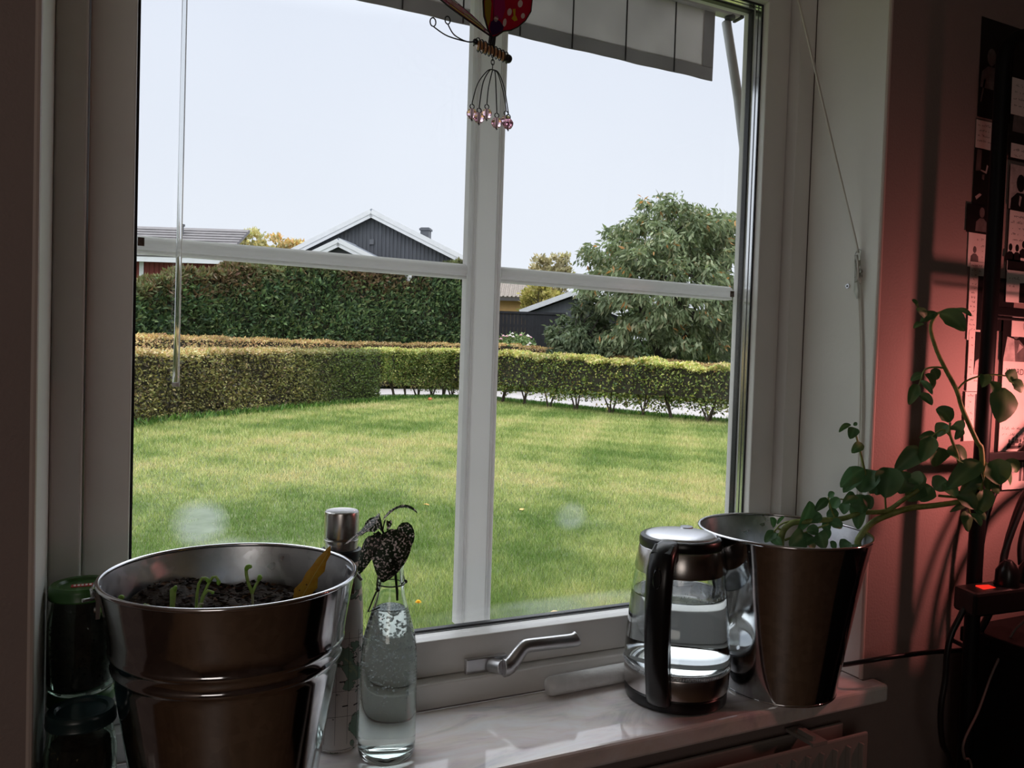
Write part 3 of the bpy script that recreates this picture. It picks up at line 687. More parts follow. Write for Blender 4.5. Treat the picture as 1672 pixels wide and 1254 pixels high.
# ---- map-print vacuum flask
def mapmat():
    m, nt, out = newmat('map_print_enamel'); L = nt.links.new
    b = nt.nodes.new('ShaderNodeBsdfPrincipled'); setp(b, Roughness=.35)
    tc = nt.nodes.new('ShaderNodeTexCoord'); n = nt.nodes.new('ShaderNodeTexNoise'); setp(n, Scale=13, Detail=6, Roughness=.6, Distortion=.5)
    mp = nt.nodes.new('ShaderNodeMapping'); mp.inputs['Location'].default_value = (.31, .02, .07)
    r = nt.nodes.new('ShaderNodeValToRGB'); r.color_ramp.interpolation = 'CONSTANT'
    els = r.color_ramp.elements; els[0].position = 0; els[0].color = srgb(214, 210, 206); els[1].position = .555; els[1].color = srgb(88, 92, 86)
    k = els.new(.565); k.color = srgb(122, 152, 134); k = els.new(.63); k.color = srgb(150, 168, 140); k = els.new(.69); k.color = srgb(176, 132, 112)
    L(tc.outputs['Object'], mp.inputs[0]); L(mp.outputs[0], n.inputs['Vector']); L(n.outputs['Fac'], r.inputs[0]); L(r.outputs[0], b.inputs['Base Color']); L(b.outputs[0], out.inputs[0])
    return m
M_STEEL = mat('brushed_steel', (.52, .50, .49), .24, metal=1.0, bump=.05, bscale=200, stretch=(1, 1, 14))
fl = thing('vacuum_flask', 'slim steel-capped flask with a pale map print, between bucket and bottle', 'flask', (.342, .107, 0))
MB().lathe([(0, .001), (.028, 0), (.0305, .003), (.031, .008), (.031, .160), (.0302, .185), (.0285, .208), (.0265, .225), (.0246, .240), (.0235, .250), (.0235, .256), (0, .256)], 56).build('body', mapmat(), fl, smooth=35)
MB().lathe([(.0240, .2445), (.0262, .246), (.0266, .252), (.0262, .2595), (.0225, .2605)], 48).build('carry_ring', mat('dark_teal_rubber', (.012, .030, .036), .4), fl, smooth=35)
MB().lathe([(0, .2605), (.0215, .2605), (.0215, .268), (.0222, .2685), (.0222, .2725), (.0216, .273), (.0222, .2745), (.0225, .277), (.0225, .305), (.0218, .3088), (.0205, .3100), (.0190, .3095), (0, .3095)], 48).build('steel_cap', M_STEEL, fl, smooth=30)
M_INK = mat('map_ink', (.03, .03, .03), .6)
ln = MB()
for z in (.045, .078, .112, .146):
    ln.tube([(.0312*math.cos(R(a)), .0312*math.sin(R(a)), z+.004*math.sin(R(a*1.7))) for a in range(170, 361, 10)], .00022, 4)
for a in (226, 252, 281, 310, 338):
    ln.tube([(.0312*math.cos(R(a)), .0312*math.sin(R(a)), z) for z in (.012, .06, .11, .158)], .00022, 4)
for (a, z) in ((262, .094), (306, .083), (292, .123), (318, .128), (300, .060), (270, .062), (322, .102)):      # small place names
    for k in range(4):
        aa = R(a+k*3.2); ln.box(-.0011, .0011, -.0003, .0003, -.0005, .0009, Matrix.Translation((.0312*math.cos(aa), .0312*math.sin(aa), z)) @ rotz(aa+math.pi/2))
ln.build('map_lines', M_INK, fl, kind='stuff')
MB().lathe([(.0300, .0040), (.0312, .0045), (.0312, .0055), (.0300, .0058)], 48).build('base_ring', M_STEEL, fl)

# ---- swing-top water bottle with a cutting
M_BGLASS = glassmat('clear_bottle_glass', 1.5, (.97, .995, .985))
M_WATER = glassmat('water', 1.333, (.985, .995, 1.0))
BX, BY = .3945, .054
bt = thing('glass_bottle', 'clear glass swing-top bottle of water with bubbles, holding the spotted cutting', 'bottle', (BX, BY, 0))
bo = [(0, .004), (.022, .0025), (.0300, .0004), (.0345, .003), (.0365, .010), (.0368, .020), (.0366, .090), (.0360, .125), (.0345, .145), (.0310, .163), (.0265, .179), (.0218, .195), (.0185, .208), (.0168, .219), (.0172, .2215), (.0172, .2245), (.0164, .2265), (.0160, .245), (.0168, .249), (.0172, .252), (.0170, .258), (.0155, .2605)]
bi = [(.0125, .2600), (.0122, .245), (.0130, .225), (.0150, .209), (.0188, .194), (.0238, .178), (.0284, .162), (.0318, .144), (.0332, .124), (.0338, .090), (.0340, .022), (.0325, .013), (.0250, .0095), (0, .0085)]
MB().lathe(bo+bi, 64).build('bottle_glass', M_BGLASS, bt, smooth=45)
wi = [(r+.0003, z) for r, z in bi if z < .19]
MB().lathe([(0, .1905), (.0150, .1905), (.0193, .1915), (.0198, .1924)]+wi[:-1]+[(0, .0083)], 64).build('water', M_WATER, bt, smooth=45)
bb = MB()
for k in range(900):
    a = rng.uniform(0, 6.28); z = .055+.135*rng.beta(2.0, 1.4); zs = [p[1] for p in bi][::-1]; rs = [p[0] for p in bi][::-1]
    r_ = float(np.interp(z, zs, rs))-.0014; q = rng.uniform(.0007, .0014)*(1.25 if z > .14 else 1)
    bb.sphere((r_*math.cos(a), r_*math.sin(a), z), q, 5, 3)
m_bub, nt_, out_ = newmat('bright_air_bubble')          # tiny gas bubbles scatter the daylight that comes through the water
t1_ = nt_.nodes.new('ShaderNodeBsdfTranslucent'); t1_.inputs[0].default_value = (.96, .97, .98, 1); t2_ = nt_.nodes.new('ShaderNodeBsdfTransparent'); x_ = nt_.nodes.new('ShaderNodeMixShader'); x_.inputs[0].default_value = .30
nt_.links.new(t1_.outputs[0], x_.inputs[1]); nt_.links.new(t2_.outputs[0], x_.inputs[2]); nt_.links.new(x_.outputs[0], out_.inputs[0])
bb.build('bubbles', m_bub, bt, kind='stuff')
M_DKW = mat('dark_steel_wire', (.05, .05, .05), .4, metal=.7)
wire = MB()
B_ = Vector((BX, BY, 0))
wire.tube([(.0174*math.cos(a), .0174*math.sin(a), .2230) for a in [i*math.pi*2/32 for i in range(32)]], .0009, 6, closed=True)
L1 = [(.3745, .046, .2345), (.3735, .045, .226), (.3735, .044, .219), (.3770, .046, .2175)]
L2 = [(.3760, .045, .2180), (.3715, .042, .217), (.3660, .039, .207), (.3600, .036, .1950), (.3690, .038, .1965), (.3760, .040, .1975)]
L3 = [(.4105, .058, .238), (.4130, .058, .226), (.4140, .057, .2215), (.4115, .057, .2195)]
for q in (L1, L2, L3): wire.tube([Vector(p)-B_ for p in q], .0011, 6)
wire.sphere(Vector((.4150, .057, .2225))-B_, .0026, 8, 5); wire.sphere(Vector((.3738, .045, .2195))-B_, .0022, 8, 5)
wire.build('swing_wire', M_DKW, bt, smooth=60)

# ---- spotted-leaf cutting (polka-dot plant) in the bottle
def spotmat():
    m, nt, out = newmat('pink_spotted_leaf'); L = nt.links.new
    b = nt.nodes.new('ShaderNodeBsdfPrincipled'); setp(b, Roughness=.45); tc = nt.nodes.new('ShaderNodeTexCoord')
    n = nt.nodes.new('ShaderNodeTexNoise'); setp(n, Scale=320, Detail=2.0, Roughness=.5); r = nt.nodes.new('ShaderNodeValToRGB')
    r.color_ramp.elements[0].position = .545; r.color_ramp.elements[0].color = (.012, .026, .010, 1); r.color_ramp.elements[1].position = .60; r.color_ramp.elements[1].color = (.72, .60, .58, 1)
    L(tc.outputs['Object'], n.inputs['Vector']); L(n.outputs['Fac'], r.inputs[0]); L(r.outputs[0], b.inputs['Base Color'])
    t = nt.nodes.new('ShaderNodeBsdfTranslucent'); mx = nt.nodes.new('ShaderNodeMixShader'); mx.inputs[0].default_value = .28
    L(r.outputs[0], t.inputs[0]); L(b.outputs[0], mx.inputs[1]); L(t.outputs[0], mx.inputs[2]); L(mx.outputs[0], out.inputs[0])
    return m
M_SPOT = spotmat(); M_DST = mat('dark_stalk', (.02, .03, .016), .5)
ct = thing('spotted_cutting', 'drooping cutting with dark pink-spotted leaves standing in the bottle neck', 'plant', (BX, BY, .19))
CB = Vector((BX, BY, .19))
MB().tube([Vector(p)-CB for p in [(.4035, .054, .200), (.4030, .054, .212), (.3995, .054, .240), (.395, .053, .258), (.3895, .053, .272), (.3835, .052, .286), (.379, .052, .296), (.3775, .052, .302)]], [.0016, .0018, .0018, .0016, .0016, .0014, .0012, .001], 8).build('stalk', M_DST, ct, smooth=60)
for a, b_ in (((.381, .052, .292), (.3745, .050, .314)), ((.381, .052, .292), (.3835, .051, .306)), ((.3865, .052, .28), (.392, .048, .292)), ((.388, .053, .276), (.401, .056, .288)), ((.385, .052, .283), (.368, .049, .290)), ((.385, .052, .282), (.376, .056, .297))):
    MB().tube([Vector(a)-CB, (Vector(a)+Vector(b_))/2+Vector((0, 0, .002))-CB, Vector(b_)-CB], .0009, 6).build('leaf_stalk', M_DST, ct, smooth=60)
def leaf_mesh(pts, width, side, n_w=4, shape=.32, cup=.25, wave=0.0, seed=0):
    """an ovate leaf whose midrib follows pts; side = direction across the blade"""
    P = [Vector(p) for p in pts]
    # resample with Catmull-like smoothing
    Q = []
    m = len(P)
    for i in range(11):
        q = i/10*(m-1); k = min(int(q), m-2); f = q-k
        p0 = P[max(k-1, 0)]; p1 = P[k]; p2 = P[k+1]; p3 = P[min(k+2, m-1)]
        Q.append(.5*((2*p1)+(p2-p0)*f+(2*p0-5*p1+4*p2-p3)*f*f+(3*p1-p0-3*p2+p3)*f**3))
    sd = Vector(side).normalized(); vs = []; fs = []; nn = 2*n_w+1
    rg = random.Random(seed)
    ph = rg.uniform(0, 6)
    for i, p in enumerate(Q):
        q = i/10
        d = (Q[min(i+1, 10)]-Q[max(i-1, 0)]).normalized()
        s_ = (sd-d*sd.dot(d)).normalized(); u_ = s_.cross(d)
        w = width*.5*((q/shape)**.55 if q < shape else max(0, 1-((q-shape)/(1-shape))**1.9)**.8) if 0 < q < 1 else width*.03
        for j in range(nn):
            v = (j-n_w)/n_w
            vs.append(p+s_*w*v+u_*(w*cup*abs(v)**1.5+wave*w*math.sin(ph+q*9+v*2)))
        if i:
            for j in range(nn-1):
                a = (i-1)*nn+j; fs.append((a, a+1, a+nn+1, a+nn))
    return MB().add(vs, fs)
def cleaf(pts, w, side, cup=.3, wave=.06, sh=.34):
    leaf_mesh([Vector(p)-CB for p in pts], w, side, cup=cup, wave=wave, shape=sh, seed=len(ct.children)).build('leaf', M_SPOT, ct, smooth=80)
cleaf([(.3750, .050, .3155), (.366, .047, .3085), (.353, .045, .299), (.340, .044, .289), (.330, .044, .2800)], .0230, (.3, -.8, .55), cup=.5)
cleaf([(.3800, .050, .3055), (.3855, .049, .3110), (.395, .047, .3195), (.408, .046, .3215), (.418, .045, .3180), (.424, .045, .3130)], .0120, (.2, -.9, .4), cup=.4)
cleaf([(.3895, .047, .2945), (.3905, .042, .2840), (.3885, .0395, .267), (.3845, .039, .248), (.3795, .041, .2290)], .0540, (.93, -.1, .25), cup=.22, wave=.05)
cleaf([(.3740, .048, .2930), (.368, .044, .2880), (.361, .043, .275), (.3545, .043, .258), (.3480, .044, .2400)], .0225, (.75, -.4, .5), cup=.45)
cleaf([(.4000, .056, .2900), (.408, .057, .2905), (.414, .058, .284), (.4155, .058, .272), (.4095, .058, .2600)], .0250, (.8, -.1, .55), cup=.15)
cleaf([(.3800, .058, .2990), (.371, .060, .3000), (.362, .061, .2950), (.354, .061, .284)], .0240, (.4, -.3, .85), cup=.2)
cleaf([(.3870, .054, .2910), (.3890, .053, .2990), (.3885, .052, .304), (.3860, .051, .298)], .0080, (.8, .3, .2), cup=.3)
# ---- electric kettle
M_BLACK = mat('black_kettle_plastic', (.006, .006, .007), .28, spec=.45)
M_KST = mat('kettle_brushed_steel', (.50, .48, .47), .22, metal=1.0, bump=.05, bscale=160, stretch=(1, 1, 18))
M_LIDS = mat('satin_lid_steel', (.72, .72, .75), .30, metal=1.0)
KX, KY = .8625, .0645
kt = thing('electric_kettle', 'glass and steel electric kettle with a black handle, half full of water', 'kettle', (KX, KY, 0))
MB().lathe([(0, .001), (.072, 0), (.0770, .003), (.0778, .008), (.0778, .0185), (.0762, .0205), (0, .0205)], 72).build('power_base', M_BLACK, kt, smooth=35)
MB().lathe([(0, .0208), (.0768, .0208), (.0790, .0225), (.0803, .030), (.0806, .0500), (.0800, .0520), (0, .0520)], 72).build('lower_steel_band', M_KST, kt, smooth=35)
rg_ = MB(); rg_.lathe([(.0740, .0520), (.0806, .0522), (.0818, .0540), (.0818, .0580), (.0808, .0598), (.0740, .0598)], 72); 
glr = rg_.build('clear_ring', glassmat('ridged_clear_plastic', 1.49), kt, smooth=35)
tk = MB()
for k in range(150):
    a = 2*math.pi*k/150; tk.box(.0815, .0824, -.0006, .0006, .0545, .0575, rotz(a))
tk.build('ring_ridges', mat('ring_ridge_plastic', (.70, .71, .73), .25), kt, kind='stuff')
go = [(.0800, .0600), (.0806, .0625), (.0804, .070), (.0788, .095), (.0766, .125), (.0738, .155), (.0704, .184), (.0678, .2005)]
gi = [(r-.0024, z) for r, z in go[::-1]]
MB().lathe(go+gi, 72).build('glass_jug', glassmat('kettle_glass', 1.48, (.985, .99, .985)), kt, smooth=50)
MB().lathe([(0, .0530), (.0735, .0530), (.0737, .0585), (.0700, .0600), (0, .0600)], 64).build('heating_plate', mat('heating_plate_steel', (.72, .72, .73), .25, metal=1.0), kt, smooth=40)
ki = [(r+.0003, z) for r, z in gi]
MB().lathe([(0, .1625), (.066, .1625), (.0700, .1632), (.0710, .1647)]+[(float(np.interp(z, [p[1] for p in ki[::-1]], [p[0] for p in ki[::-1]])), z) for z in (.155, .125, .095, .070, .0622)]+[(.0745, .0603), (0, .0603)], 64).build('water', M_WATER, kt, smooth=45)
dp = MB()
for k in range(260):
    a = rng.uniform(0, 6.28); z = rng.uniform(.164, .198); r_ = float(np.interp(z, [p[1] for p in gi[::-1]], [p[0] for p in gi[::-1]]))-.0002
    q = rng.uniform(.0004, .0011); dp.sphere((r_*math.cos(a), r_*math.sin(a), z), q, 6, 4, (1, 1, rng.uniform(1, 2.6)))
dp.build('water_drops', M_WATER, kt, smooth=60, kind='stuff')
MB().lathe([(.0655, .1985), (.0690, .1985), (.0694, .2010), (.0640, .2340), (.0628, .2355), (.0600, .2355)], 72).build('upper_steel_band', M_KST, kt, smooth=35)
MB().lathe([(0, .236), (.0560, .2360), (.0625, .2362), (.0640, .2385), (.0638, .2460), (.0622, .2500), (.0590, .2520), (.0555, .2520), (.0550, .2505), (0, .2505)], 72).build('lid_ring', M_BLACK, kt, smooth=35)
MB().lathe([(.0552, .2506), (.0548, .2522), (.0500, .2545), (.0380, .2570), (.0200, .2585), (0, .2588)], 72).build('lid', M_LIDS, kt, smooth=60)
hd = math.atan2(-.985, -.78)-R(15)              # direction the handle points, in the sill plane
H = rotz(hd)
lt = MB().lathe([(0, .0), (.012, 0), (.0128, .0012), (.0120, .0024), (0, .0028)], 32); lt.v = [tuple(H @ Vector((v[0]*1.0-.030, v[1]*.8, v[2]+.2572))) for v in lt.v]
lt.build('lid_press_button', mat('grey_button_steel', (.42, .42, .45), .3, metal=1.0), kt, smooth=40)
sp = MB(); sp.prism([(-.016, 0), (.016, 0), (.006, .022), (-.006, .022)], .030, Matrix(((0, -1, 0, -.060), (1, 0, 0, 0), (0, 0, 1, .205), (0, 0, 0, 1))))
sp.v = [tuple(H @ Vector(v)) for v in sp.v]; sp.build('spout', M_KST, kt, bevel=.002)
# handle: one smooth closed grip from the lid down to the lower band
path = [(.052, .2410, .0105, .010), (.068, .2440, .0135, .010), (.084, .2425, .0150, .0110), (.0965, .2345, .0160, .0120), (.1040, .2180, .0163, .0125), (.1075, .1950, .0163, .0125), (.1090, .1650, .0160, .0122), (.1090, .1330, .0155, .0118), (.1075, .1050, .0150, .0112), (.1045, .0800, .0146, .0105), (.1000, .0590, .0145, .0100), (.0950, .0400, .0148, .0100), (.0895, .0255, .0150, .0090), (.0830, .0215, .0150, .0075)]
vs = []; fs = []; sg = 16
for i, (r_, z, wx, wd) in enumerate(path):
    a = Vector((path[min(i+1, len(path)-1)][0]-path[max(i-1, 0)][0], 0, path[min(i+1, len(path)-1)][1]-path[max(i-1, 0)][1])).normalized()
    nrm = a.cross(Vector((0, 1, 0))).normalized()
    for k in range(sg):
        an = 2*math.pi*k/sg; cx, sx_ = math.cos(an), math.sin(an)
        e_ = lambda c: math.copysign(abs(c)**.72, c)
        vs.append(H @ (Vector((r_, 0, z))+Vector((0, 1, 0))*e_(cx)*wx*1.18+nrm*e_(sx_)*wd*1.12))
    if i:
        for k in range(sg): fs.append(((i-1)*sg+k, (i-1)*sg+(k+1) % sg, i*sg+(k+1) % sg, i*sg+k))
n_ = len(path); fs += [tuple(range(sg-1, -1, -1)), tuple(range((n_-1)*sg, n_*sg))]
hdl = MB().add(vs, fs).build('handle', M_BLACK, kt, smooth=50)
# inner liner of the handle with its lighter edge, the fin joining handle and body, the lever and the switch window
ins = MB(); ins.prism([(.064, .2370), (.090, .2300), (.0960, .2050), (.0965, .1500), (.0935, .1000), (.0870, .0560), (.0810, .0300), (.0800, .0260), (.0800, .0560), (.0835, .0800), (.0895, .1180), (.0915, .1600), (.0895, .2000), (.0800, .2220), (.0650, .2270)], .0300, H @ Matrix(((1, 0, 0, 0), (0, 0, 1, -.0150), (0, 1, 0, 0), (0, 0, 0, 1))))
ins.build('handle_liner', mat('dark_grey_liner', (.022, .022, .024), .3), kt, bevel=.002)
lev = MB().box(-.011, .011, -.0155, .0155, 0, .0045, H @ Matrix.Translation((.0940, 0, .2445)) @ Matrix.Rotation(R(28), 4, 'Y')); lev.build('lid_lever', M_BLACK, hdl, bevel=.002)
sw = MB()
for k in range(24):
    pass
sw.lathe([(0, 0), (.0062, 0), (.0066, .0012), (.0052, .0022), (.0046, .0014), (0, .0014)], 28)
sw.v = [tuple(H @ (Matrix.Translation((.1175, 0, .2090)) @ Matrix.Rotation(R(82), 4, 'Y') @ Vector((v[0]*2.6, v[1]*1.05, v[2])))) for v in sw.v]
sw.build('switch_window', mat('gloss_black', (.004, .004, .005), .08), hdl, smooth=40)

# cord of the kettle running off to the right behind the bucket
M_CABLE = mat('black_cable_rubber', (.006, .006, .007), .4)
def smooth_pts(P, n=8):
    P = [Vector(p) for p in P]; m = len(P); Q = []
    for k in range(m-1):
        p0 = P[max(k-1, 0)]; p1 = P[k]; p2 = P[k+1]; p3 = P[min(k+2, m-1)]
        for j in range(n):
            f = j/n; Q.append(.5*((2*p1)+(p2-p0)*f+(2*p0-5*p1+4*p2-p3)*f*f+(3*p1-p0-3*p2+p3)*f**3))
    Q.append(P[-1]); return Q
def cable(name, label, cat, pts, r, m=M_CABLE, group=None):
    o = MB().tube(smooth_pts(pts), r, 8).build(name, m, smooth=70); return tag(o, label, cat, group)
cable('kettle_cord', 'black kettle cord running from behind the right bucket to the shelf', 'cord',
      [(.936, .092, .008), (.960, .135, .006), (1.02, .150, .006), (1.09, .148, .006), (1.145, .10, .006), (1.158, .03, .018), (1.166, -.030, .045), (1.185, -.052, .056), (1.226, -.060, .058), (1.285, -.060, .055), (1.340, -.058, .049), (1.384, -.054, .046), (1.40, -.018, .046)], .0038)

# white tube lying against the window frame
tb = MB(); a = Vector((.6715, .1335, .0150)); b_ = Vector((.840, .1400, .0150)); d = (b_-a)
prof = [(0, 0), (.0075, .0003), (.0125, .003), (.0145, .008), (.0148, .02), (.0148, .15), (.0140, .163), (.0115, .168), (0, .1686)]
tb.lathe(prof, 32); M_ = Matrix.Translation(a) @ d.to_track_quat('Z', 'Y').to_matrix().to_4x4(); tb.v = [tuple(M_ @ Vector(v)) for v in tb.v]
tag(tb.build('white_tube', mat('matt_white_wrap', (.74, .74, .74), .6, var=.08, scale=40, bump=.25, bscale=160), smooth=45), 'round-ended white tube lying along the back of the sill beside the kettle', 'tube')
# ------------------------------------------------------------------ leafy plant in the right bucket
M_PLEAF = leafmat('potato_leaf', .5, .22, spec=.45)
M_PSTEM = mat('green_plant_stem', (.30, .36, .10), .5, var=.25, scale=50, col2=(96, 110, 46))
M_PSTEM2 = mat('dark_plant_stem', (.10, .12, .04), .55)
PB = Vector((1.10, .02, .195))
plant = thing('leafy_plant', 'sprawling potted plant with oval green leaves leaning out of the right bucket', 'plant', PB)
def stem(name, r0, r1, m=M_PSTEM, lead=None):
    P = [Vector(p)-PB for p in STEMS[name]]
    if lead: P = [Vector(lead)-PB]+P
    Q = smooth_pts(P, 5); n = len(Q)
    MB().tube(Q, [r0+(r1-r0)*i/(n-1) for i in range(n)], 8).build('stem', m, plant, smooth=70)
stem('main', .0058, .0040, lead=(1.105, .030, .185)); stem('branch', .0058, .0034, lead=(1.035, .045, .185)); stem('thin', .0022, .0016); stem('thin2', .0022, .0018)
stem('sprig', .0022, .0014); stem('tall', .0042, .0024); stem('side', .0030, .0018)
for k in range(1, 14): stem('pet%d' % k, .0016, .0012)
TO_CAM = Vector((-.75, -.9, .25))
for i, (bx, by, bz, tx, ty, tz, w) in enumerate(LEAVES):
    rg = random.Random(i*7+3)
    B = Vector((bx, by, bz))-PB; T = Vector((tx, ty, tz))-PB; d = T-B
    bow = Vector((rg.uniform(-.2, .2), -.25+rg.uniform(-.2, .2), .35))*d.length*.35
    pts = [B, B+d*.33+bow*.8, B+d*.68+bow*.75, T]
    facing = (TO_CAM+Vector((rg.uniform(-.7, .7), rg.uniform(-.5, .5), rg.uniform(-.3, .9)))).normalized()
    side = d.cross(facing)
    if side.length < 1e-5: side = Vector((1, 0, 0))
    mb = leaf_mesh(pts, w*1.30, side, n_w=3, shape=.40, cup=rg.choice([.18, .3, -.15, .4]), wave=.05, seed=i)
    o = mb.build('leaf', M_PLEAF, plant, smooth=80)
    ca = o.data.color_attributes.new('tint', 'FLOAT_COLOR', 'POINT')
    fresh = max(0, min(1, (1.03-bx)/.10)) if bx < 1.03 else 0
    c0 = np.array(srgb(78, 120, 76)[:3])*(1-fresh)+np.array(srgb(124, 164, 74)[:3])*fresh
    c0 = c0*rg.uniform(.75, 1.25)
    nv = len(o.data.vertices); arr = np.ones((nv, 4), np.float32); arr[:, :3] = c0
    mid = (np.arange(nv) % 7) == 3; arr[mid, :3] = np.clip(c0*1.35+.01, 0, 1)
    ca.data.foreach_set('color', arr.ravel())

# ------------------------------------------------------------------ blind wand, cord, cleat, butterfly
M_ACRYL = glassmat('clear_acrylic', 1.49, (.95, .96, .96), .05)
hr = thing('window_blind', 'raised blind with a slim head rail, a clear hanging wand and a pale cord', 'blind', (.6, .118, 1.222))
MB().box(-.57, .57, -.016, .016, 0, .022).build('rail', M_WHITE, hr, bevel=.003)
wd = thing('tilt_wand', 'clear plastic tilt wand hanging in front of the left pane', None, (.1412-.6, .120-.118, 0)); wd.parent = hr
MB().tube([(0, 0, -.004), (-.0004, 0, -.20), (-.0022, 0, -.70), (-.0026, 0, -.749)], [.0026, .0029, .0036, .0042], 12).build('rod', M_ACRYL, wd, smooth=50)
MB().lathe([(0, -.7535), (.0040, -.7530), (.0046, -.7505), (.0044, -.7480), (0, -.7480)], 20, (-.0026, 0, 0)).build('end_cap', mat('white_plastic', (.75, .75, .75), .4), wd, smooth=40)
MB().tube([(0, 0, -.004), (0, .002, .0)], .0012, 6).build('hook', M_WIRE, wd)
M_CORD = mat('pale_blind_cord', (.80, .78, .72), .7)
cd = thing('pull_cord', 'pale twin cord tied round the cleat on the right reveal', None, (1.19-.6, .04-.118, .70-1.222)); cd.parent = hr
CD = Vector((1.19, .04, .70))
for k in (0, 1):
    s_ = .0032*k
    MB().tube(smooth_pts([Vector(p)-CD for p in [(1.070+s_*.8, .1145, 1.222), (1.098+s_*.6, .097, 1.112), (1.150+s_*.3, .067, .895), (1.186, .0415+s_*.2, .735), (1.1895, .0395, .712)]], 6), .0016, 6).build('upper_strand', M_CORD, cd, smooth=70)
    MB().tube(smooth_pts([Vector(p)-CD for p in [(1.188, .0405-s_*.6, .690), (1.1925, .0375-s_, .650), (1.1935, .0290-s_, .560), (1.1930, .0230-s_*1.3, .440), (1.1930, .0215-s_*1.3, .330), (1.1935, .022-s_, .285)]], 6), .0016, 6).build('lower_strand', M_CORD, cd, smooth=70)
for k in range(3):
    q = .0022*k
    MB().tube(smooth_pts([Vector(p)-CD for p in [(1.1905, .0430, .700-q), (1.1868, .0395, .688-q), (1.1868, .0360, .676-q), (1.1905, .0325, .666-q), (1.1945, .0365, .680-q), (1.1945, .041, .694-q), (1.1905, .0430, .702-q), (1.1862, .0372, .706-q), (1.1862, .0335, .672+q), (1.1905, .0420, .664+q)]], 5), .0016, 6).build('wrap', M_CORD, cd, smooth=70)
ck = thing('cord_cleat', 'small clear cord cleat screwed to the right window reveal', 'cleat', (1.196, .0375, .678))
cl = MB()
cl.tube([(-.0035, .0015, .0400), (-.0075, .001, .0300), (-.0075, .0, .0120), (-.0070, 0, -.0120), (-.0075, -.001, -.0300), (-.0035, -.0015, -.0410)], [.0036, .0050, .0046, .0046, .0050, .0036], 10)
cl.tube([(-.006, 0, .004), (-.0005, 0, .004)], .0045, 10); cl.tube([(-.006, 0, -.004), (-.0005, 0, -.004)], .0045, 10)
cl.build('cleat_body', glassmat('clear_cleat_plastic', 1.45, (.95, .96, .95), .12), ck, smooth=60)
sc = thing('wall_screw', 'single screw head in the right window reveal beside the cleat', 'screw', (1.1957, .0625, .6590))
MB().tube([(0, 0, 0), (-.0014, 0, 0)], .0040, 16).build('screw_head', M_WIRE, sc, smooth=40)
MB().tube([(-.0014, 0, 0), (-.0017, 0, 0)], .0017, 6).build('drive_recess', mat('screw_recess', (.02, .02, .02), .6), sc)

M_BLKW = mat('black_ornament_wire', (.010, .010, .012), .45, metal=.3)
def enamel(name, col, tr=.35):
    m, nt, out = newmat(name); b = nt.nodes.new('ShaderNodeBsdfPrincipled'); setp(b, Roughness=.25); b.inputs['Base Color'].default_value = (*col, 1)
    n = nt.nodes.new('ShaderNodeTexNoise'); setp(n, Scale=70, Detail=3); tc = nt.nodes.new('ShaderNodeTexCoord'); nt.links.new(tc.outputs['Object'], n.inputs['Vector'])
    mx_ = nt.nodes.new('ShaderNodeMixRGB'); mx_.blend_type = 'MULTIPLY'; mx_.inputs[0].default_value = .6; mx_.inputs[1].default_value = (*col, 1); nt.links.new(n.outputs['Fac'], mx_.inputs[2]); 
    t = nt.nodes.new('ShaderNodeBsdfTranslucent'); t.inputs[0].default_value = (*col, 1); mx = nt.nodes.new('ShaderNodeMixShader'); mx.inputs[0].default_value = tr
    nt.links.new(b.outputs[0], mx.inputs[1]); nt.links.new(t.outputs[0], mx.inputs[2]); nt.links.new(mx.outputs[0], out.inputs[0]); return m
M_RED = enamel('red_wing_film', (.50, .012, .05)); M_MAG = enamel('magenta_wing_film', (.45, .02, .16)); M_YEL = enamel('yellow_wing_film', (.72, .55, .04)); M_PUR = enamel('purple_wing_film', (.055, .016, .10)); M_WHT = enamel('white_wing_spot', (.85, .80, .78)); M_OLV = enamel('olive_wing_film', (.42, .34, .04))
BF = Vector((.5425, .120, .950))
bf = thing('butterfly_ornament', 'wire butterfly suncatcher with red and yellow wings and pink beads, hung before the window upright', 'ornament', BF)
# body: amber beads on a wire coil
bodyb = MB(); 
for k, (x, r) in enumerate(((-.0205, .0072), (-.0125, .0080), (-.0035, .0068), (.0040, .0064), (.0110, .0062), (.0178, .0066))):
    bodyb.sphere((x, .001*k-.002, -.0012*k+.002), r, 12, 7, (.62, 1, 1))
bodyb.build('body_beads', mat('amber_bead', (.62, .33, .16), .12, spec=.8), bf, smooth=60)
coil = MB(); Q = []
for i in range(121):
    a = 2*math.pi*9*i/120; x = -.0260+.0520*i/120; r = .0088-.0016*i/120
    Q.append((x, r*math.cos(a)+.10*(x+.026)-.002, r*math.sin(a)+.003-.16*(x+.026)))
coil.tube(Q, .00085, 6); coil.build('wire_coil', M_BLKW, bf, smooth=60)
MB().sphere((.0262, .003, -.0060), .0062, 12, 7).sphere((-.0275, -.003, .0055), .0042, 10, 6).build('end_bead', mat('dark_glass_bead', (.03, .03, .035), .1), bf, smooth=60)
for tip, c in (((-.0905, -.004, .0130), .0046), ((-.0665, .004, .0240), .0042)):
    P = smooth_pts([(-.0270, -.003, .006), (-.0400, -.002, .0035), ((-.040+tip[0])/2-.004, tip[1]*.6, tip[2]*.5-.0012), tip], 8)
    loop = [Vector(tip)+Vector((c*.9*math.sin(a)-.0005, 0, c*1.25*(1-math.cos(a)))) for a in [i*2*math.pi/16 for i in range(1, 17)]]
    MB().tube(P+loop, .0009, 6).build('antenna', M_BLKW, bf, smooth=60)
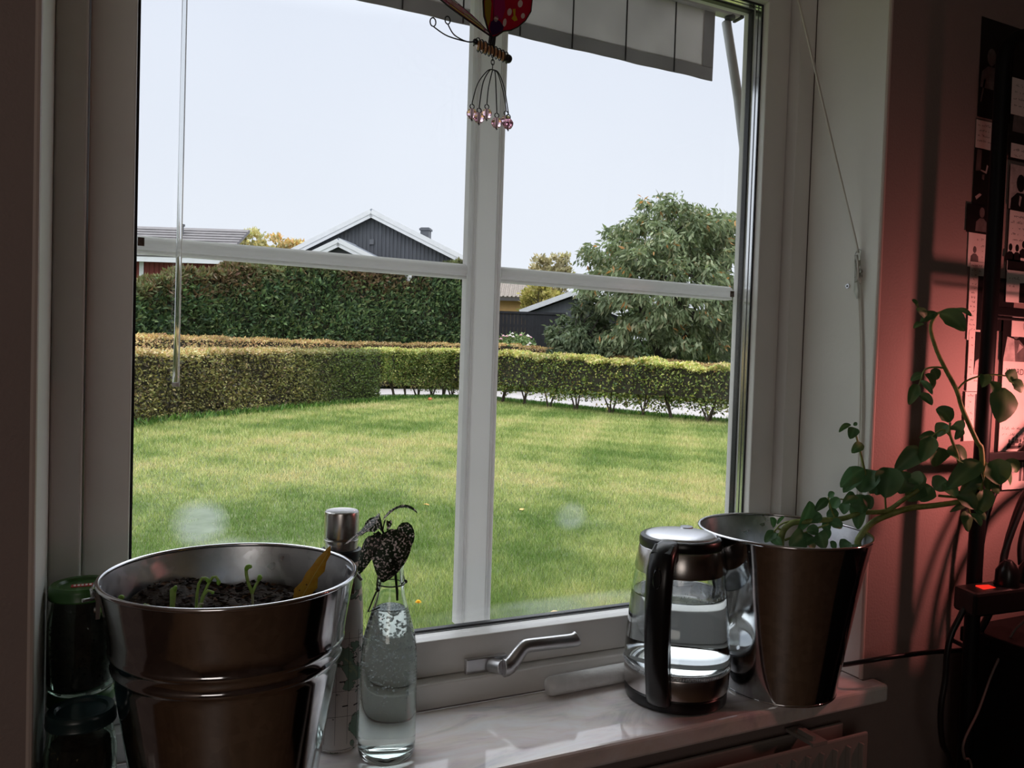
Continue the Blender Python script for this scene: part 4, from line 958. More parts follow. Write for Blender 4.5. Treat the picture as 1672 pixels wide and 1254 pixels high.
# wings: flat films edged with black wire
def wing(name, poly, M, m, patches):
    n = len(poly); w = MB().prism(poly, .0012, M).build(name, m, bf)
    MB().tube([M @ Vector((u, v, .0006)) for u, v in poly], .0012, 6, closed=True).build('wing_edge', M_BLKW, w, smooth=60)
    for nm, pp, pm in patches: MB().prism(pp, .0005, M @ Matrix.Translation((0, 0, -.0006))).build(nm, pm, w)
    return w
def ell(cx, cy, rx, ry, rot=0, n=12): return [(cx+rx*math.cos(a)*math.cos(rot)-ry*math.sin(a)*math.sin(rot), cy+rx*math.cos(a)*math.sin(rot)+ry*math.sin(a)*math.cos(rot)) for a in [2*math.pi*k/n for k in range(n)]]
Mr = Matrix.Translation((-.0005, .0, .0185)) @ Matrix.Rotation(R(16), 4, 'Z') @ Matrix(((1, 0, 0, 0), (0, 0, 1, 0), (0, 1, 0, 0), (0, 0, 0, 1)))
wing('right_wing', [(0, 0), (.008, .004), (.020, .014), (.034, .0195), (.048, .0285), (.062, .042), (.072, .058), (.074, .078), (.062, .092), (.040, .098), (.018, .094), (.002, .082), (-.012, .062), (-.0185, .044), (-.016, .024), (-.008, .008)], Mr, M_RED, [
    ('purple_patch', [(-.001, .002), (.008, .006), (.018, .014), (.020, .020), (.013, .0255), (.004, .0265), (-.004, .020), (-.006, .010)], M_PUR),
    ('yellow_patch', [(-.0085, .012), (-.0055, .022), (-.004, .045), (-.009, .060), (-.0165, .044), (-.0148, .026)], M_OLV),
    ('magenta_patch', [(.002, .029), (.016, .028), (.022, .046), (.018, .070), (.004, .070), (-.0015, .050)], M_MAG),
    ('yellow_patch', [(.034, .036), (.040, .034), (.0455, .037), (.0435, .041), (.041, .043), (.041, .052), (.036, .050), (.038, .042)], M_YEL),
    ('white_spot', ell(.0055, .027, .0032, .0056, -.5), M_WHT), ('white_spot', ell(.0215, .0265, .0030, .0062, -.25), M_WHT), ('white_spot', ell(.030, .044, .0038, .0058, -.4), M_WHT), ('white_spot', ell(.056, .0465, .0032, .0045, -.6), M_WHT), ('white_spot', ell(.050, .062, .004, .006, -.5), M_WHT)])
wa = Vector((-.918, 0, .396)); ww = Vector((.46, .80, .52)).normalized(); wn_ = wa.cross(ww).normalized(); ww = wn_.cross(wa)
Ml = Matrix(((wa.x, ww.x, wn_.x, -.0030), (wa.y, ww.y, wn_.y, -.004), (wa.z, ww.z, wn_.z, .0170), (0, 0, 0, 1)))
wing('left_wing', [(0, 0), (.030, -.003), (.068, -.002), (.098, .010), (.108, .032), (.094, .054), (.062, .062), (.030, .048), (.008, .022)], Ml, M_MAG, [
    ('yellow_patch', [(.014, .003), (.042, .003), (.070, .006), (.070, .013), (.042, .010), (.016, .009)], M_YEL),
    ('olive_patch', [(.012, .014), (.030, .016), (.046, .022), (.036, .034), (.020, .028)], M_OLV),
    ('red_patch', [(.046, .016), (.080, .018), (.092, .032), (.070, .048), (.050, .040)], M_RED),
    ('white_spot', ell(.086, .018, .005, .003), M_WHT), ('white_spot', ell(.008, .006, .003, .0022), M_WHT), ('white_spot', ell(.060, .052, .005, .003), M_WHT)])
# short pegs joining wings and body, chain, six wires with faceted beads
MB().tube([(-.004, -.002, .018), (-.005, 0, .006)], .0026, 8).tube([(.002, 0, .019), (.001, .001, .005)], .0030, 8).build('wing_joint', M_BLKW, bf, smooth=60)
chn = MB()
for k, z in enumerate((-.0105, -.0165, -.0225)):
    chn.tube([(.0010+.0024*math.cos(a)*(1 if k % 2 else .35), .0024*math.cos(a)*(0 if k % 2 else .9), z+.0040*math.sin(a)) for a in [i*2*math.pi/14 for i in range(14)]], .0007, 5, closed=True)
chn.build('chain_link', M_BLKW, bf, smooth=60)
M_BEAD = glassmat('pink_faceted_bead', 1.5, (.99, .82, .88))
for k, (x, y, z) in enumerate(((-.0292, -.002, -.0945), (-.0225, -.012, -.1015), (-.0015, .010, -.0870), (.0045, -.012, -.1040), (.0262, .004, -.0935), (.0252, -.006, -.1010))):
    MB().tube(smooth_pts([(.0020, 0, -.0270), (.0020+x*.30, y*.3, -.0300), (x*.72, y*.7, -.0500), (x*.97, y*.95, z+.0200), (x, y, z+.0135)], 5)+[Vector((x+.0032*math.sin(a), y, z+.0105+.0032*math.cos(a))) for a in [i*2*math.pi/12 for i in range(1, 12)]], .0008, 6).build('bead_wire', M_BLKW, bf, smooth=60)
    bd = MB(); bd.lathe([(0, -.0078), (.0048, -.0058), (.0078, -.0012), (.0078, .0020), (.0050, .0062), (.0018, .0076), (0, .0076)], 8, (x, y, z)); bead = bd.build('bead', M_BEAD, bf)
    MB().tube([(x, y, z+.0070), (x, y, z-.0075)]+[(x+.0014*math.sin(a), y, z-.0090-.0014*math.cos(a)+.0004) for a in (0, 1.5, 3.0, 4.5)], .0006, 5).build('bead_pin', M_BLKW, bead)
MB().tube([(0, .0, .035), (0, -.001, .12), (.0, -.002, .272)], .0004, 5).build('hanging_thread', M_BLKW, bf)

# ------------------------------------------------------------------ photos and notes pinned on the wall
M_PAPER = mat('white_paper', (.80, .78, .75), .75, var=.04, scale=20)
M_PHOTO = mat('black_photo_paper', (.012, .011, .012), .42, var=.3, scale=30)
M_PGREY = mat('grey_photo_tone', (.16, .15, .15), .45, var=.3, scale=60)
M_PLIGHT = mat('light_photo_tone', (.50, .48, .47), .45, var=.3, scale=50)
M_PEN = mat('black_pen', (.05, .045, .045), .7)
_layer = [0]
def sheet(name, label, cat, x0, x1, z0, z1, m, group):
    """a sheet taped on the wall, a little in front of the ones below it; returns (thing, local frame)"""
    _layer[0] += 1
    t = thing(name, label, cat, ((x0+x1)/2, -.0006-.00045*_layer[0], (z0+z1)/2), (0, R(random.uniform(-.6, .6)), 0), group)
    w, h = (x1-x0)/2, (z1-z0)/2
    MB().box(-w, w, -.0002, .0002, -h, h).build('paper', m, t)
    return t, w, h
def flat(t, name, polys, m, y=-.00032, kind=None):
    mb = MB()
    for p in polys: mb.prism([(u, v) for u, v in p], -.00008, Matrix(((1, 0, 0, 0), (0, 0, 1, y), (0, 1, 0, 0), (0, 0, 0, 1))))
    return mb.build(name, m, t, kind=kind)
def scribble(t, x0, x1, z1, rows, step, seed, size=.0034):
    """lines of small handwriting"""
    rg = random.Random(seed); ps = []
    for r_ in range(rows):
        x = x0+rg.uniform(0, .006); z = z1-r_*step
        xe = x1-rg.uniform(0, .3)*(x1-x0)
        while x < xe:
            if rg.random() < .18: x += size*1.3; continue
            hgt = size*rg.choice([.5, .55, .6, 1.0]); w = size*.16
            if rg.random() < .6: ps.append([(x, z), (x+w, z), (x+w+size*.12, z+hgt), (x+size*.12, z+hgt)])
            if rg.random() < .75: zz = z+rg.choice([0, hgt*.5, hgt*.9]); ps.append([(x, zz), (x+size*.5, zz), (x+size*.5, zz+w*1.1), (x, zz+w*1.1)])
            x += size*rg.uniform(.5, .8)
    return flat(t, 'handwriting', ps, M_PEN, kind='stuff')
def text(t, body, x, z, size, m=None):
    c = bpy.data.curves.new('lettering', 'FONT'); c.body = body; c.size = size; c.extrude = .00005
    o = bpy.data.objects.new('lettering', c); COL.objects.link(o)
    dg = bpy.context.evaluated_depsgraph_get(); me = bpy.data.meshes.new_from_object(o.evaluated_get(dg)); bpy.data.objects.remove(o)
    me.materials.clear(); me.materials.append(m or M_PEN); me.transform(Matrix.Translation((x, -.00045, z)) @ Matrix.Rotation(R(90), 4, 'X'))
    return link('lettering', me, t)
def bust(cx, cz, s):      # head and shoulders, an anonymous silhouette
    hd_ = ell(cx, cz+s*.62, s*.24, s*.31); sh = [(cx-s*.55, cz-s*.5), (cx+s*.55, cz-s*.5), (cx+s*.50, cz+s*.05), (cx+s*.18, cz+s*.28), (cx-s*.18, cz+s*.28), (cx-s*.50, cz+s*.05)]
    return [hd_, sh]
GP, GN = 'black and white photos pinned on the wall', 'handwritten sheets pinned on the wall'
t, w, h = sheet('photo_print', 'tall dark photo at the top left of the pinned-up sheets', 'photo', 1.4215, 1.548, .968, 1.141, M_PHOTO, GP)
flat(t, 'grey_figure', bust(-.032, -.010, .05)+[[(-.055, -.06), (-.045, -.02), (-.050, -.02), (-.058, -.06)]], M_PGREY)
t, w, h = sheet('note_sheet', 'small handwritten note just below the tall dark photo, beside the black post', 'paper', 1.4195, 1.4715, .9135, .962, M_PAPER, GN); scribble(t, -w+.004, w-.002, h-.010, 4, .009, 1)
t, w, h = sheet('photo_print', 'dark photo between the small note and the wider dark portrait', 'photo', 1.419, 1.474, .813, .9125, M_PHOTO, GP)
flat(t, 'light_figure', [[(-.012, .012), (.006, .008), (.010, .022), (.006, .024), (.003, .012), (-.012, .014)], [(-.022, -.035), (-.010, -.028), (-.004, -.03), (-.018, -.04)]], M_PLIGHT); flat(t, 'grey_figure', [[(-.024, .01), (-.010, .012), (-.010, .048), (-.022, .048)], [(-.006, -.002), (0, -.004), (.001, .006), (-.006, .005)]], M_PGREY)
t, w, h = sheet('note_sheet', 'sheet with a small print of a head and slanted writing, left column', 'paper', 1.4125, 1.4735, .704, .765, M_PAPER, GN)
scribble(t, -w+.006, w-.006, h-.013, 1, .009, 2, .0045); scribble(t, .002, w-.002, h-.024, 4, .010, 3, .0045); flat(t, 'printed_head', bust(-.013, -.012, .020), M_PGREY)
t, w, h = sheet('photo_print', 'wide dark portrait photo sticking out furthest left', 'photo', 1.404, 1.473, .764, .8135, M_PHOTO, GP); flat(t, 'grey_figure', bust(.006, -.006, .030), M_PGREY)
t, w, h = sheet('note_sheet', 'narrow sheet of small writing along the left edge of a dark photo', 'paper', 1.4195, 1.479, .575, .7135, M_PAPER, GN); scribble(t, -w+.003, -w+.021, h-.008, 16, .0080, 4, .0036); scribble(t, -w+.024, w-.002, h-.008, 2, .009, 14, .0045)
t, w, h = sheet('photo_print', 'nearly black large photo crossed by the black post', 'photo', 1.4425, 1.546, .5945, .690, M_PHOTO, GP)
t, w, h = sheet('note_sheet', 'long pale sheet with a dark picture of a lit figure and a caption', 'paper', 1.4240, 1.4765, .4845, .5925, M_PAPER, GN)
flat(t, 'printed_picture', [[(-.010, -.024), (w, -.024), (w, .052), (-.010, .052)]], M_PHOTO); flat(t, 'printed_glow', [[(-.010, -.024), (w, -.024), (w, .010), (.006, .006), (-.006, .000)], ell(.015, .024, .006, .018)], M_PLIGHT, -.00042)
scribble(t, -w+.002, w-.004, -.036, 1, .01, 5, .004); scribble(t, -w+.002, -.014, .04, 6, .013, 6, .003)
t, w, h = sheet('note_sheet', 'lowest pale sheet of writing in the left column with a striped dark print', 'paper', 1.4215, 1.480, .396, .4835, M_PAPER, GN)
scribble(t, -w+.004, -.006, h-.008, 6, .0105, 7, .004); flat(t, 'printed_picture', [[(-.003, -.043), (w, -.043), (w, .040), (-.003, .040)]], M_PGREY); flat(t, 'printed_streaks', [[(.000+.005*k, -.02-.002*k), (.0016+.005*k, -.02-.002*k), (.008+.005*k, .03), (.0064+.005*k, .03)] for k in range(4)]+[[(.004, -.043), (.026, -.043), (.022, -.026), (.010, -.024)]], M_PHOTO, -.00042)
# right of the post
t, w, h = sheet('photo_print', 'dark group photo at the top right behind the curved tube', 'photo', 1.506, 1.66, .905, 1.115, M_PHOTO, GP); flat(t, 'grey_figure', bust(-.042, -.03, .05), M_PGREY)
t, w, h = sheet('note_sheet', 'small curling note high up right of the black post', 'paper', 1.5065, 1.580, .985, 1.050, M_PAPER, GN); scribble(t, -w+.004, w-.006, h-.014, 4, .012, 8, .004)
t, w, h = sheet('note_sheet', 'thin strip of paper across the dark group photo', 'paper', 1.512, 1.60, .9085, .934, M_PAPER, GN); scribble(t, -w+.006, w-.006, 0, 2, .01, 18, .004)
t, w, h = sheet('photo_print', 'photo of a person in a dark suit, right of the post', 'photo', 1.5125, 1.62, .8165, .896, M_PLIGHT, GP); flat(t, 'dark_suit', bust(-.022, -.024, .052), M_PHOTO); flat(t, 'dark_ground', [[(-.012, -.0395), (w, -.0395), (w, .0395), (.012, .0395), (.006, -.01)]], M_PHOTO, -.00030)
flat(t, 'shirt_front', [[(-.026, -.030), (-.022, -.034), (-.018, -.016), (-.024, -.014)]], M_PLIGHT, -.00042)
t, w, h = sheet('note_sheet', 'sheet with lines of writing above a row of dark standing figures', 'paper', 1.5160, 1.63, .705, .8135, M_PAPER, GN); scribble(t, -w+.004, w-.010, h-.012, 5, .0105, 9, .0045)
flat(t, 'printed_figures', sum([bust(-.050+.019*k, -.026+(.008 if k == 2 else 0), .022) for k in range(5)], [])+[[(-w+.001, -h), (w, -h), (w, -.034), (-w+.001, -.034)]], M_PHOTO)
t, w, h = sheet('note_sheet', 'small written slip with a dark corner right of the post below the figures', 'paper', 1.516, 1.60, .648, .706, M_PAPER, GN); scribble(t, -w+.004, .0, h-.016, 2, .014, 10, .0045); flat(t, 'dark_corner', [[(-.004, -.0285), (w, -.0285), (w, .0285), (.012, .0285), (.010, .008), (-.004, .007)]], M_PHOTO)
t, w, h = sheet('photo_print', 'photo of a person in a pale hat, right of the post', 'photo', 1.5125, 1.65, .540, .6315, M_PHOTO, GP)
flat(t, 'grey_figure', bust(-.030, -.020, .052), M_PGREY); flat(t, 'pale_hat', [[(-.045, .020), (-.012, .016), (-.010, .022), (-.020, .034), (-.034, .038), (-.042, .030)]], M_PLIGHT, -.00042); flat(t, 'pale_coat', [[(-.066, -.045), (-.030, -.045), (-.036, -.004), (-.056, .0)], [(-.026, -.03), (-.008, -.018), (-.02, -.012)]], M_PLIGHT, -.00042)
t, w, h = sheet('note_sheet', 'white label with a drawn circle around a letter G, above the hat photo', 'paper', 1.536, 1.62, .586, .6335, M_PAPER, GN); text(t, 'G', .000, -.008, .016); flat(t, 'drawn_circle', [ [(.004+.0125*math.cos(a), -.003+.0125*math.sin(a)), (.004+.0125*math.cos(a+.3), -.003+.0125*math.sin(a+.3)), (.004+.0118*math.cos(a+.3), -.003+.0118*math.sin(a+.3)), (.004+.0118*math.cos(a), -.003+.0118*math.sin(a))] for a in [k*.3 for k in range(20)]], M_PEN)
t, w, h = sheet('note_sheet', 'large pale sheet with pencilled capitals and a dark portrait print', 'paper', 1.5150, 1.665, .375, .540, M_PAPER, GN)
text(t, 'WORDS FAIL', -w+.010, h-.024, .016); flat(t, 'printed_portrait', [[(.008, -.030), (w, -.030), (w, .050), (.020, .050), (.012, .040)]], M_PHOTO); flat(t, 'portrait_face', [ell(.046, .008, .017, .024)], M_PLIGHT, -.00042); flat(t, 'dark_glasses', [ell(.040, .012, .007, .006), ell(.055, .012, .007, .006)], M_PHOTO, -.0005)
scribble(t, -w+.005, w-.02, -.042, 2, .011, 11, .0042); flat(t, 'printed_crowd', sum([bust(-.045+.011*k, -.070+.004*(k % 3), .011) for k in range(8)], [])+[[(-.052, -.078), (.045, -.078), (.045, -.072), (-.052, -.072)]], M_PGREY)
t, w, h = sheet('note_sheet', 'pale sheet with a grey print, hanging lowest under the thin shelf rail', 'paper', 1.530, 1.665, .305, .374, M_PAPER, GN); flat(t, 'printed_picture', [[(-.02+.011*k, -.02), (-.012+.011*k, -.02), (-.013+.011*k, .02+.006*(k % 3)), (-.019+.011*k, .018)] for k in range(6)], M_PGREY)

# ------------------------------------------------------------------ black shelf frame, desk, power strip, cables
M_FRAME = mat('black_powder_coat', (.005, .005, .006), .5, spec=.2)
sf = thing('shelf_frame', 'black tube shelf frame with a rounded top corner, standing before the pinned photos', 'shelf', (1.36, -.08, -.85))
SF = Vector((1.36, -.08, -.85))
def sfp(n, mb, **k): mb.v = [tuple(Vector(v)-SF) for v in mb.v]; return mb.build(n, M_FRAME, sf, **k)
arc = [(1.366+.055-.055*math.cos(a), -.08, 1.022+.055*math.sin(a)) for a in [i*math.pi/2/8 for i in range(9)]]
sfp('frame_tube', MB().tube([(1.354, -.08, -.849), (1.357, -.08, .20), (1.3645, -.08, .72)]+arc+[(2.06, -.08, 1.077), (2.10, -.08, 1.037), (2.10, -.08, -.849)], .0118, 14), smooth=50)
sfp('frame_tube', MB().tube([(2.10, -.33, -.849), (2.10, -.33, 1.03), (2.06, -.33, 1.077), (1.66, -.33, 1.077), (1.61, -.33, 1.022), (1.61, -.33, .0785)], .0118, 14), smooth=50)
for z in (.622, .379):
    sfp('shelf_rail', MB().box(1.370, 2.092, -.085, -.075, z-.008, z+.006), bevel=.001)
    sfp('shelf_wire', MB().tube([(1.374, -.0700, z-.011), (2.092, -.0700, z-.011)], .0028, 8))
    sfp('shelf_panel', MB().box(1.63, 2.09, -.325, -.088, z-.005, z))
dk_ = thing('desk', 'black desk in deep shade under the shelf frame, bottom right corner', 'desk', (1.8, -.25, -.85))
DP = lambda n, mb, **k: (setattr(mb, 'v', [tuple(Vector(v)-Vector((1.8, -.25, -.85))) for v in mb.v]), mb.build(n, M_FRAME, dk_, **k))[1]
DP('desk_top', MB().box(1.392, 2.08, -.46, -.035, .052, .078), bevel=.003)
DP('side_panel', MB().box(1.395, 1.415, -.455, -.040, -.849, .0519)); DP('side_panel', MB().box(2.05, 2.07, -.455, -.040, -.849, .0519)); DP('back_panel', MB().box(1.4155, 2.0495, -.060, -.042, -.80, .0519))
MS = Matrix.Translation((1.297, -.104, .131)) @ rotz(R(-8))
ps = thing('power_strip', 'black power strip with a glowing red switch clipped behind the frame post', 'power strip', (1.297, -.104, .131))
ps.rotation_euler = (R(4), R(-3), R(-10))
MB().box(0, .175, -.022, .022, 0, .040).build('housing', mat('black_strip_plastic', (.012, .011, .011), .3), ps, bevel=.005)
mred, nt_, out_ = newmat('glowing_red_switch'); em_ = nt_.nodes.new('ShaderNodeEmission'); setp(em_, Strength=.55); em_.inputs[0].default_value = (1, .035, .02, 1); nt_.links.new(em_.outputs[0], out_.inputs[0])
MB().box(.026, .054, -.0085, .0085, .0385, .0440, Matrix.Rotation(R(4), 4, 'Y')).build('rocker_switch', mred, ps, bevel=.002)
for k in range(2):
    sx_ = MB().lathe([(.0185, .0402), (.0195, .0402), (.0195, .0415), (.0185, .0415)], 24, (.085+.048*k, 0, 0)); sx_.build('socket_ring', M_BLACK, ps)
    pg = MB().lathe([(0, .0405), (.0180, .0405), (.0175, .062), (.011, .074), (.006, .080), (0, .080)], 20, (.085+.048*k, 0, 0)); tag(pg.build('power_plug', M_BLACK, smooth=40), ['black round plug in the power strip nearest its switch', 'black round plug at the far end of the power strip'][k], 'plug')
    bpy.data.objects[-1 if False else ('power_plug' if k == 0 else 'power_plug.001')].matrix_world = Matrix.Translation((1.297, -.104, .131)) @ ps.rotation_euler.to_matrix().to_4x4()
gc = 'black cables hanging behind the post'
cable('power_cable', 'thick black cable sweeping down to the power strip, nearest the post', 'cable', [(2.02, -.20, .085), (1.96, -.18, .28), (1.80, -.15, .44), (1.62, -.135, .46), (1.500, -.118, .395), (1.440, -.116, .335), (1.408, -.112, .275), (1.390, -.108, .225), (1.383, -.110, .208)], .0050, group=gc)
cable('power_cable', 'thick black cable in the middle of the bundle above the power strip', 'cable', [(1.98, -.23, .085), (1.93, -.20, .26), (1.80, -.15, .41), (1.64, -.130, .43), (1.515, -.100, .372), (1.452, -.098, .315), (1.424, -.094, .250), (1.412, -.090, .190), (1.405, -.080, .120), (1.402, -.066, .080)], .0056, group=gc)
cable('power_cable', 'thick black cable on the outside of the bundle above the power strip', 'cable', [(1.94, -.26, .085), (1.90, -.22, .24), (1.80, -.15, .375), (1.66, -.125, .40), (1.530, -.100, .340), (1.470, -.100, .285), (1.440, -.104, .235), (1.430, -.112, .200)], .0060, group=gc)
cable('power_cable', 'inner black cable pressed against the wall behind the bundle', 'cable', [(1.97, -.050, .085), (1.92, -.052, .30), (1.78, -.055, .45), (1.65, -.055, .46), (1.520, -.050, .385), (1.455, -.046, .315), (1.432, -.042, .240), (1.425, -.040, .150), (1.425, -.038, .082)], .0052, group=gc)
cable('power_cable', 'black cable looping from the left end of the power strip down towards the floor', 'cable', [(1.303, -.104, .145), (1.290, -.103, .124), (1.276, -.101, .100), (1.269, -.100, .070), (1.267, -.100, .027), (1.260, -.100, -.021), (1.268, -.100, -.075), (1.297, -.100, -.140), (1.31, -.11, -.40), (1.30, -.12, -.845)], .0046)
cable('thin_cable', 'thin grey cable hanging in a shallow curve in front of the desk', 'cable', [(1.470, -.100, .150), (1.452, -.112, .112), (1.425, -.106, .085), (1.385, -.102, .026), (1.354, -.100, -.038), (1.322, -.100, -.082), (1.324, -.100, -.110), (1.351, -.100, -.160), (1.36, -.12, -.5), (1.345, -.14, -.846)], .0020, mat('thin_grey_cable', (.16, .13, .12), .5))
# ------------------------------------------------------------------ outside: awning
M_AWN = leafmat('awning_canvas', .8, .5, spec=.2, tr_gain=(1, 1, 1))
def canvas(name, col, tr=.42):
    m, nt, out = newmat(name); L = nt.links.new
    b = nt.nodes.new('ShaderNodeBsdfDiffuse'); t = nt.nodes.new('ShaderNodeBsdfTranslucent'); mx = nt.nodes.new('ShaderNodeMixShader'); mx.inputs[0].default_value = tr
    tc = nt.nodes.new('ShaderNodeTexCoord'); n = nt.nodes.new('ShaderNodeTexNoise'); setp(n, Scale=9, Detail=6); r = nt.nodes.new('ShaderNodeValToRGB')
    r.color_ramp.elements[0].position = .3; r.color_ramp.elements[0].color = (*[c*.82 for c in col], 1); r.color_ramp.elements[1].position = .7; r.color_ramp.elements[1].color = (*col, 1)
    L(tc.outputs['Object'], n.inputs['Vector']); L(n.outputs['Fac'], r.inputs[0]); L(r.outputs[0], b.inputs[0]); L(r.outputs[0], t.inputs[0])
    L(b.outputs[0], mx.inputs[1]); L(t.outputs[0], mx.inputs[2]); L(mx.outputs[0], out.inputs[0]); return m
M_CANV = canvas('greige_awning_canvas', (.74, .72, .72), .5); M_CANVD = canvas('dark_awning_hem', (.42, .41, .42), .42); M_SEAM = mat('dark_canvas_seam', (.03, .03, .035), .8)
M_AWM = mat('grey_awning_metal', (.42, .42, .43), .4, var=.1, scale=20)
AW = Vector((.6, .51, 1.30))
aw = thing('awning', 'greige canvas window awning with a hanging valance, outside above the panes', 'awning', AW)
def ap(n, mb, m, **k): mb.v = [tuple(Vector(v)-AW) for v in mb.v]; return mb.build(n, m, aw, **k)
ap('front_bar', MB().box(-.10, 1.318, .500, .528, 1.302, 1.332), M_AWM, bevel=.004)
ap('bar_end_cap', MB().box(1.318, 1.326, .498, .530, 1.300, 1.334).tube([(1.296, .512, 1.296), (1.296, .512, 1.306)], .012, 10), mat('dark_joint_plastic', (.03, .035, .04), .5), bevel=.002)
def vwave(x): return .0014*math.sin(x*31)+.0008*math.sin(x*73)
xs = [-.08+1.335*i/120 for i in range(121)]
def strip(z0, z1, xa, xb, yo=0.0, th=.0012):
    pts = [x for x in xs if xa-.001 <= x <= xb+.001]; pts = [xa]+[p for p in pts if xa < p < xb]+[xb]
    mb = MB(); vs = []; fs = []
    for x in pts:
        for z in (z0, z1):
            y = .512+vwave(x)*(1.31-z)/.15+yo; vs += [(x, y, z), (x, y+th, z)]
    for i in range(len(pts)-1):
        a = 4*i; b_ = a+4
        fs += [(a, a+2, b_+2, b_), (a+1, b_+1, b_+3, a+3), (a, b_, b_+1, a+1), (a+2, a+3, b_+3, b_+2)]
    fs += [(0, 1, 3, 2), tuple(4*(len(pts)-1)+k for k in (0, 2, 3, 1))]
    return mb.add(vs, fs)
def vbot(x): return 1.1425+.0190*(x-.42)/.83
ap('valance', strip(1.180, 1.306, -.08, 1.225), M_CANV, smooth=60)
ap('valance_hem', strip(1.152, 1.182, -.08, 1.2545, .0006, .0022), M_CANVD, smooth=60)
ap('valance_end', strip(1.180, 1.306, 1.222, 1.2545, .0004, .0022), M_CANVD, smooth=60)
for x in (-.03, .09, .21, .33, .451, .531, .652, .772, .892, 1.0205, 1.1465):
    sm_ = MB(); sm_.tube([(x, .512+vwave(x)*(1.31-z)/.15-.0008, z) for z in (1.306, 1.26, 1.21, 1.153)], .0016, 6); ap('seam', sm_, M_SEAM, smooth=60)
cv = MB(); vs = []; fs = []
for i in range(25):
    for j in range(9):
        q = j/8; vs.append((-.08+1.40*i/24, .512-q*.20, 1.326+q*.62-.05*math.sin(q*3.14)))
for i in range(24):
    for j in range(8): a = i*9+j; fs.append((a, a+1, a+10, a+9))
cv.add(vs, fs); cv.add([(x, y, z+.002) for x, y, z in vs], [f[::-1] for f in fs]); ap('canopy', cv, M_CANV, smooth=60)
ap('side_arm', MB().tube([(1.299, .527, 1.296), (1.300, .478, 1.11), (1.300, .435, .915), (1.300, .335, .48)], .0105, 12), M_AWM, smooth=50)
ap('side_arm', MB().tube([(-.09, .527, 1.296), (-.09, .435, .915), (-.09, .335, .48)], .0105, 12), M_AWM, smooth=50)
ap('wall_bracket', MB().box(1.28, 1.32, .3005, .34, .44, .50).box(-.11, -.07, .3005, .34, .44, .50), M_AWM, bevel=.003)

# ------------------------------------------------------------------ garden ground
GZ = -1.0
M_EARTH = mat('lawn_soil', (.15, .18, .08), .95, var=.5, scale=6, bump=.8, bscale=40)
M_VERGE = mat('verge_grass', (.10, .15, .05), .95, var=.4, scale=3)
M_ROAD = mat('pale_wet_asphalt', (.50, .46, .46), .55, var=.12, scale=1.2, bump=.1, bscale=60)
HL = [(-12.0, 2.2), (-5.5, 9.2), (-2.7, 12.6), (.19, 16.2), (3.2, 20.0), (7.7, 24.9)]
HC = [(7.9, 25.15), (8.5, 25.9), (11.6, 27.2)]
HRt = [(11.9, 27.1), (12.67, 22.05), (13.56, 18.1), (14.5, 15.6), (16.2, 11.4)]
ground = MB().box(-40, 60, .36, 110, GZ-.2, GZ-.02).build('ground', M_VERGE, kind='structure'); tag(ground, 'grassy ground reaching past the hedges to the houses')
def outline_slab(name, poly, z0, z1, m, **k):
    return MB().prism(poly, z1-z0, Matrix.Translation((0, 0, z0))).build(name, m, **k)
lawn = outline_slab('lawn', [(-13.5, .37), (15.5, .37), (16.2, 11.4), (14.5, 15.6), (13.56, 18.1), (12.67, 22.05), (11.9, 27.4), (8.2, 26.2), (7.7, 24.9), (3.2, 20.0), (.19, 16.2), (-2.7, 12.6), (-5.5, 9.2), (-12.0, 2.2)], GZ-.019, GZ, M_EARTH, kind='structure')
tag(lawn, 'mown green lawn with yellowish patches between window and hedges')
road = outline_slab('road', [(-12.5, 6), (-3.4, 16.5), (1.0, 21.5), (6.0, 27.5), (9.6, 29.5), (13.6, 29.8), (14.2, 23.5), (15.3, 18.6), (16.6, 15.6), (19, 10.5), (27, 13.5), (23.6, 20.0), (22.0, 24.0), (20.6, 28.2), (18.2, 32.4), (14.5, 34.9), (9.0, 34.2), (3.4, 30.2), (-.3, 26.2), (-13.0, 11.5)], GZ-.019, GZ+.01, M_ROAD, kind='structure')
tag(road, 'pale road glimpsed under the front hedges')

# grass blades on the lawn, denser and finer near the house
def inside_lawn(x, y):
    ok = np.ones_like(x, bool)
    L_ = np.array(HL); ok &= x > np.interp(y, L_[:, 1], L_[:, 0])-.15
    ok &= (y < 24.9) | (x > 7.7)
    R_ = np.array(HRt)[::-1]; ok &= x < np.interp(y, R_[:, 1], R_[:, 0])+.25
    ok &= (y < 26.4+(x-9)*.3)
    return ok
def patch(x, y):    # slow and finer variation over the lawn, 0..1
    v = (np.sin(x*.9+y*.35+1.0)+np.sin(y*.75-x*.4+.6)+np.sin(x*.33+y*1.3+2.2)+.8*np.sin(x*2.1-y*1.7)+.8*np.sin(x*3.3+y*2.9+1.5)+.7*np.sin(5.1*x-3.7*y)+.7*np.sin(7.3*x+4.1*y+2)*np.sin(3.1*y+.4)+.6*np.sin(11.*x-9.*y)*np.sin(6.*x+5.*y+1))/4.6
    return np.clip(  .46+.62*v+.16*np.exp(-((np.hypot(x, y)-10.5)/3.2)**2), 0, 1)
N = 900000
u = rng.uniform(0, 1, N); dist = 2.6*(28.5/2.6)**u
lat = rng.uniform(-.55, .98, N)
gx = .085+lat*(dist+.92); gy = dist
k = inside_lawn(gx, gy) & (gy > 1.9); gx, gy = gx[k], gy[k]; n = len(gx)
dn = np.hypot(gx, gy); sc_ = np.clip(dn/4.2, 1, 6)
hgt = rng.uniform(.028, .060, n)*np.clip(dn/9, 1, 1.9); wid = rng.uniform(.0022, .0042, n)*sc_
az = rng.uniform(0, 6.283, n); lean = rng.uniform(.15, 1.1, n)*hgt
base_ = np.stack([gx, gy, np.full(n, GZ-.004)], 1)
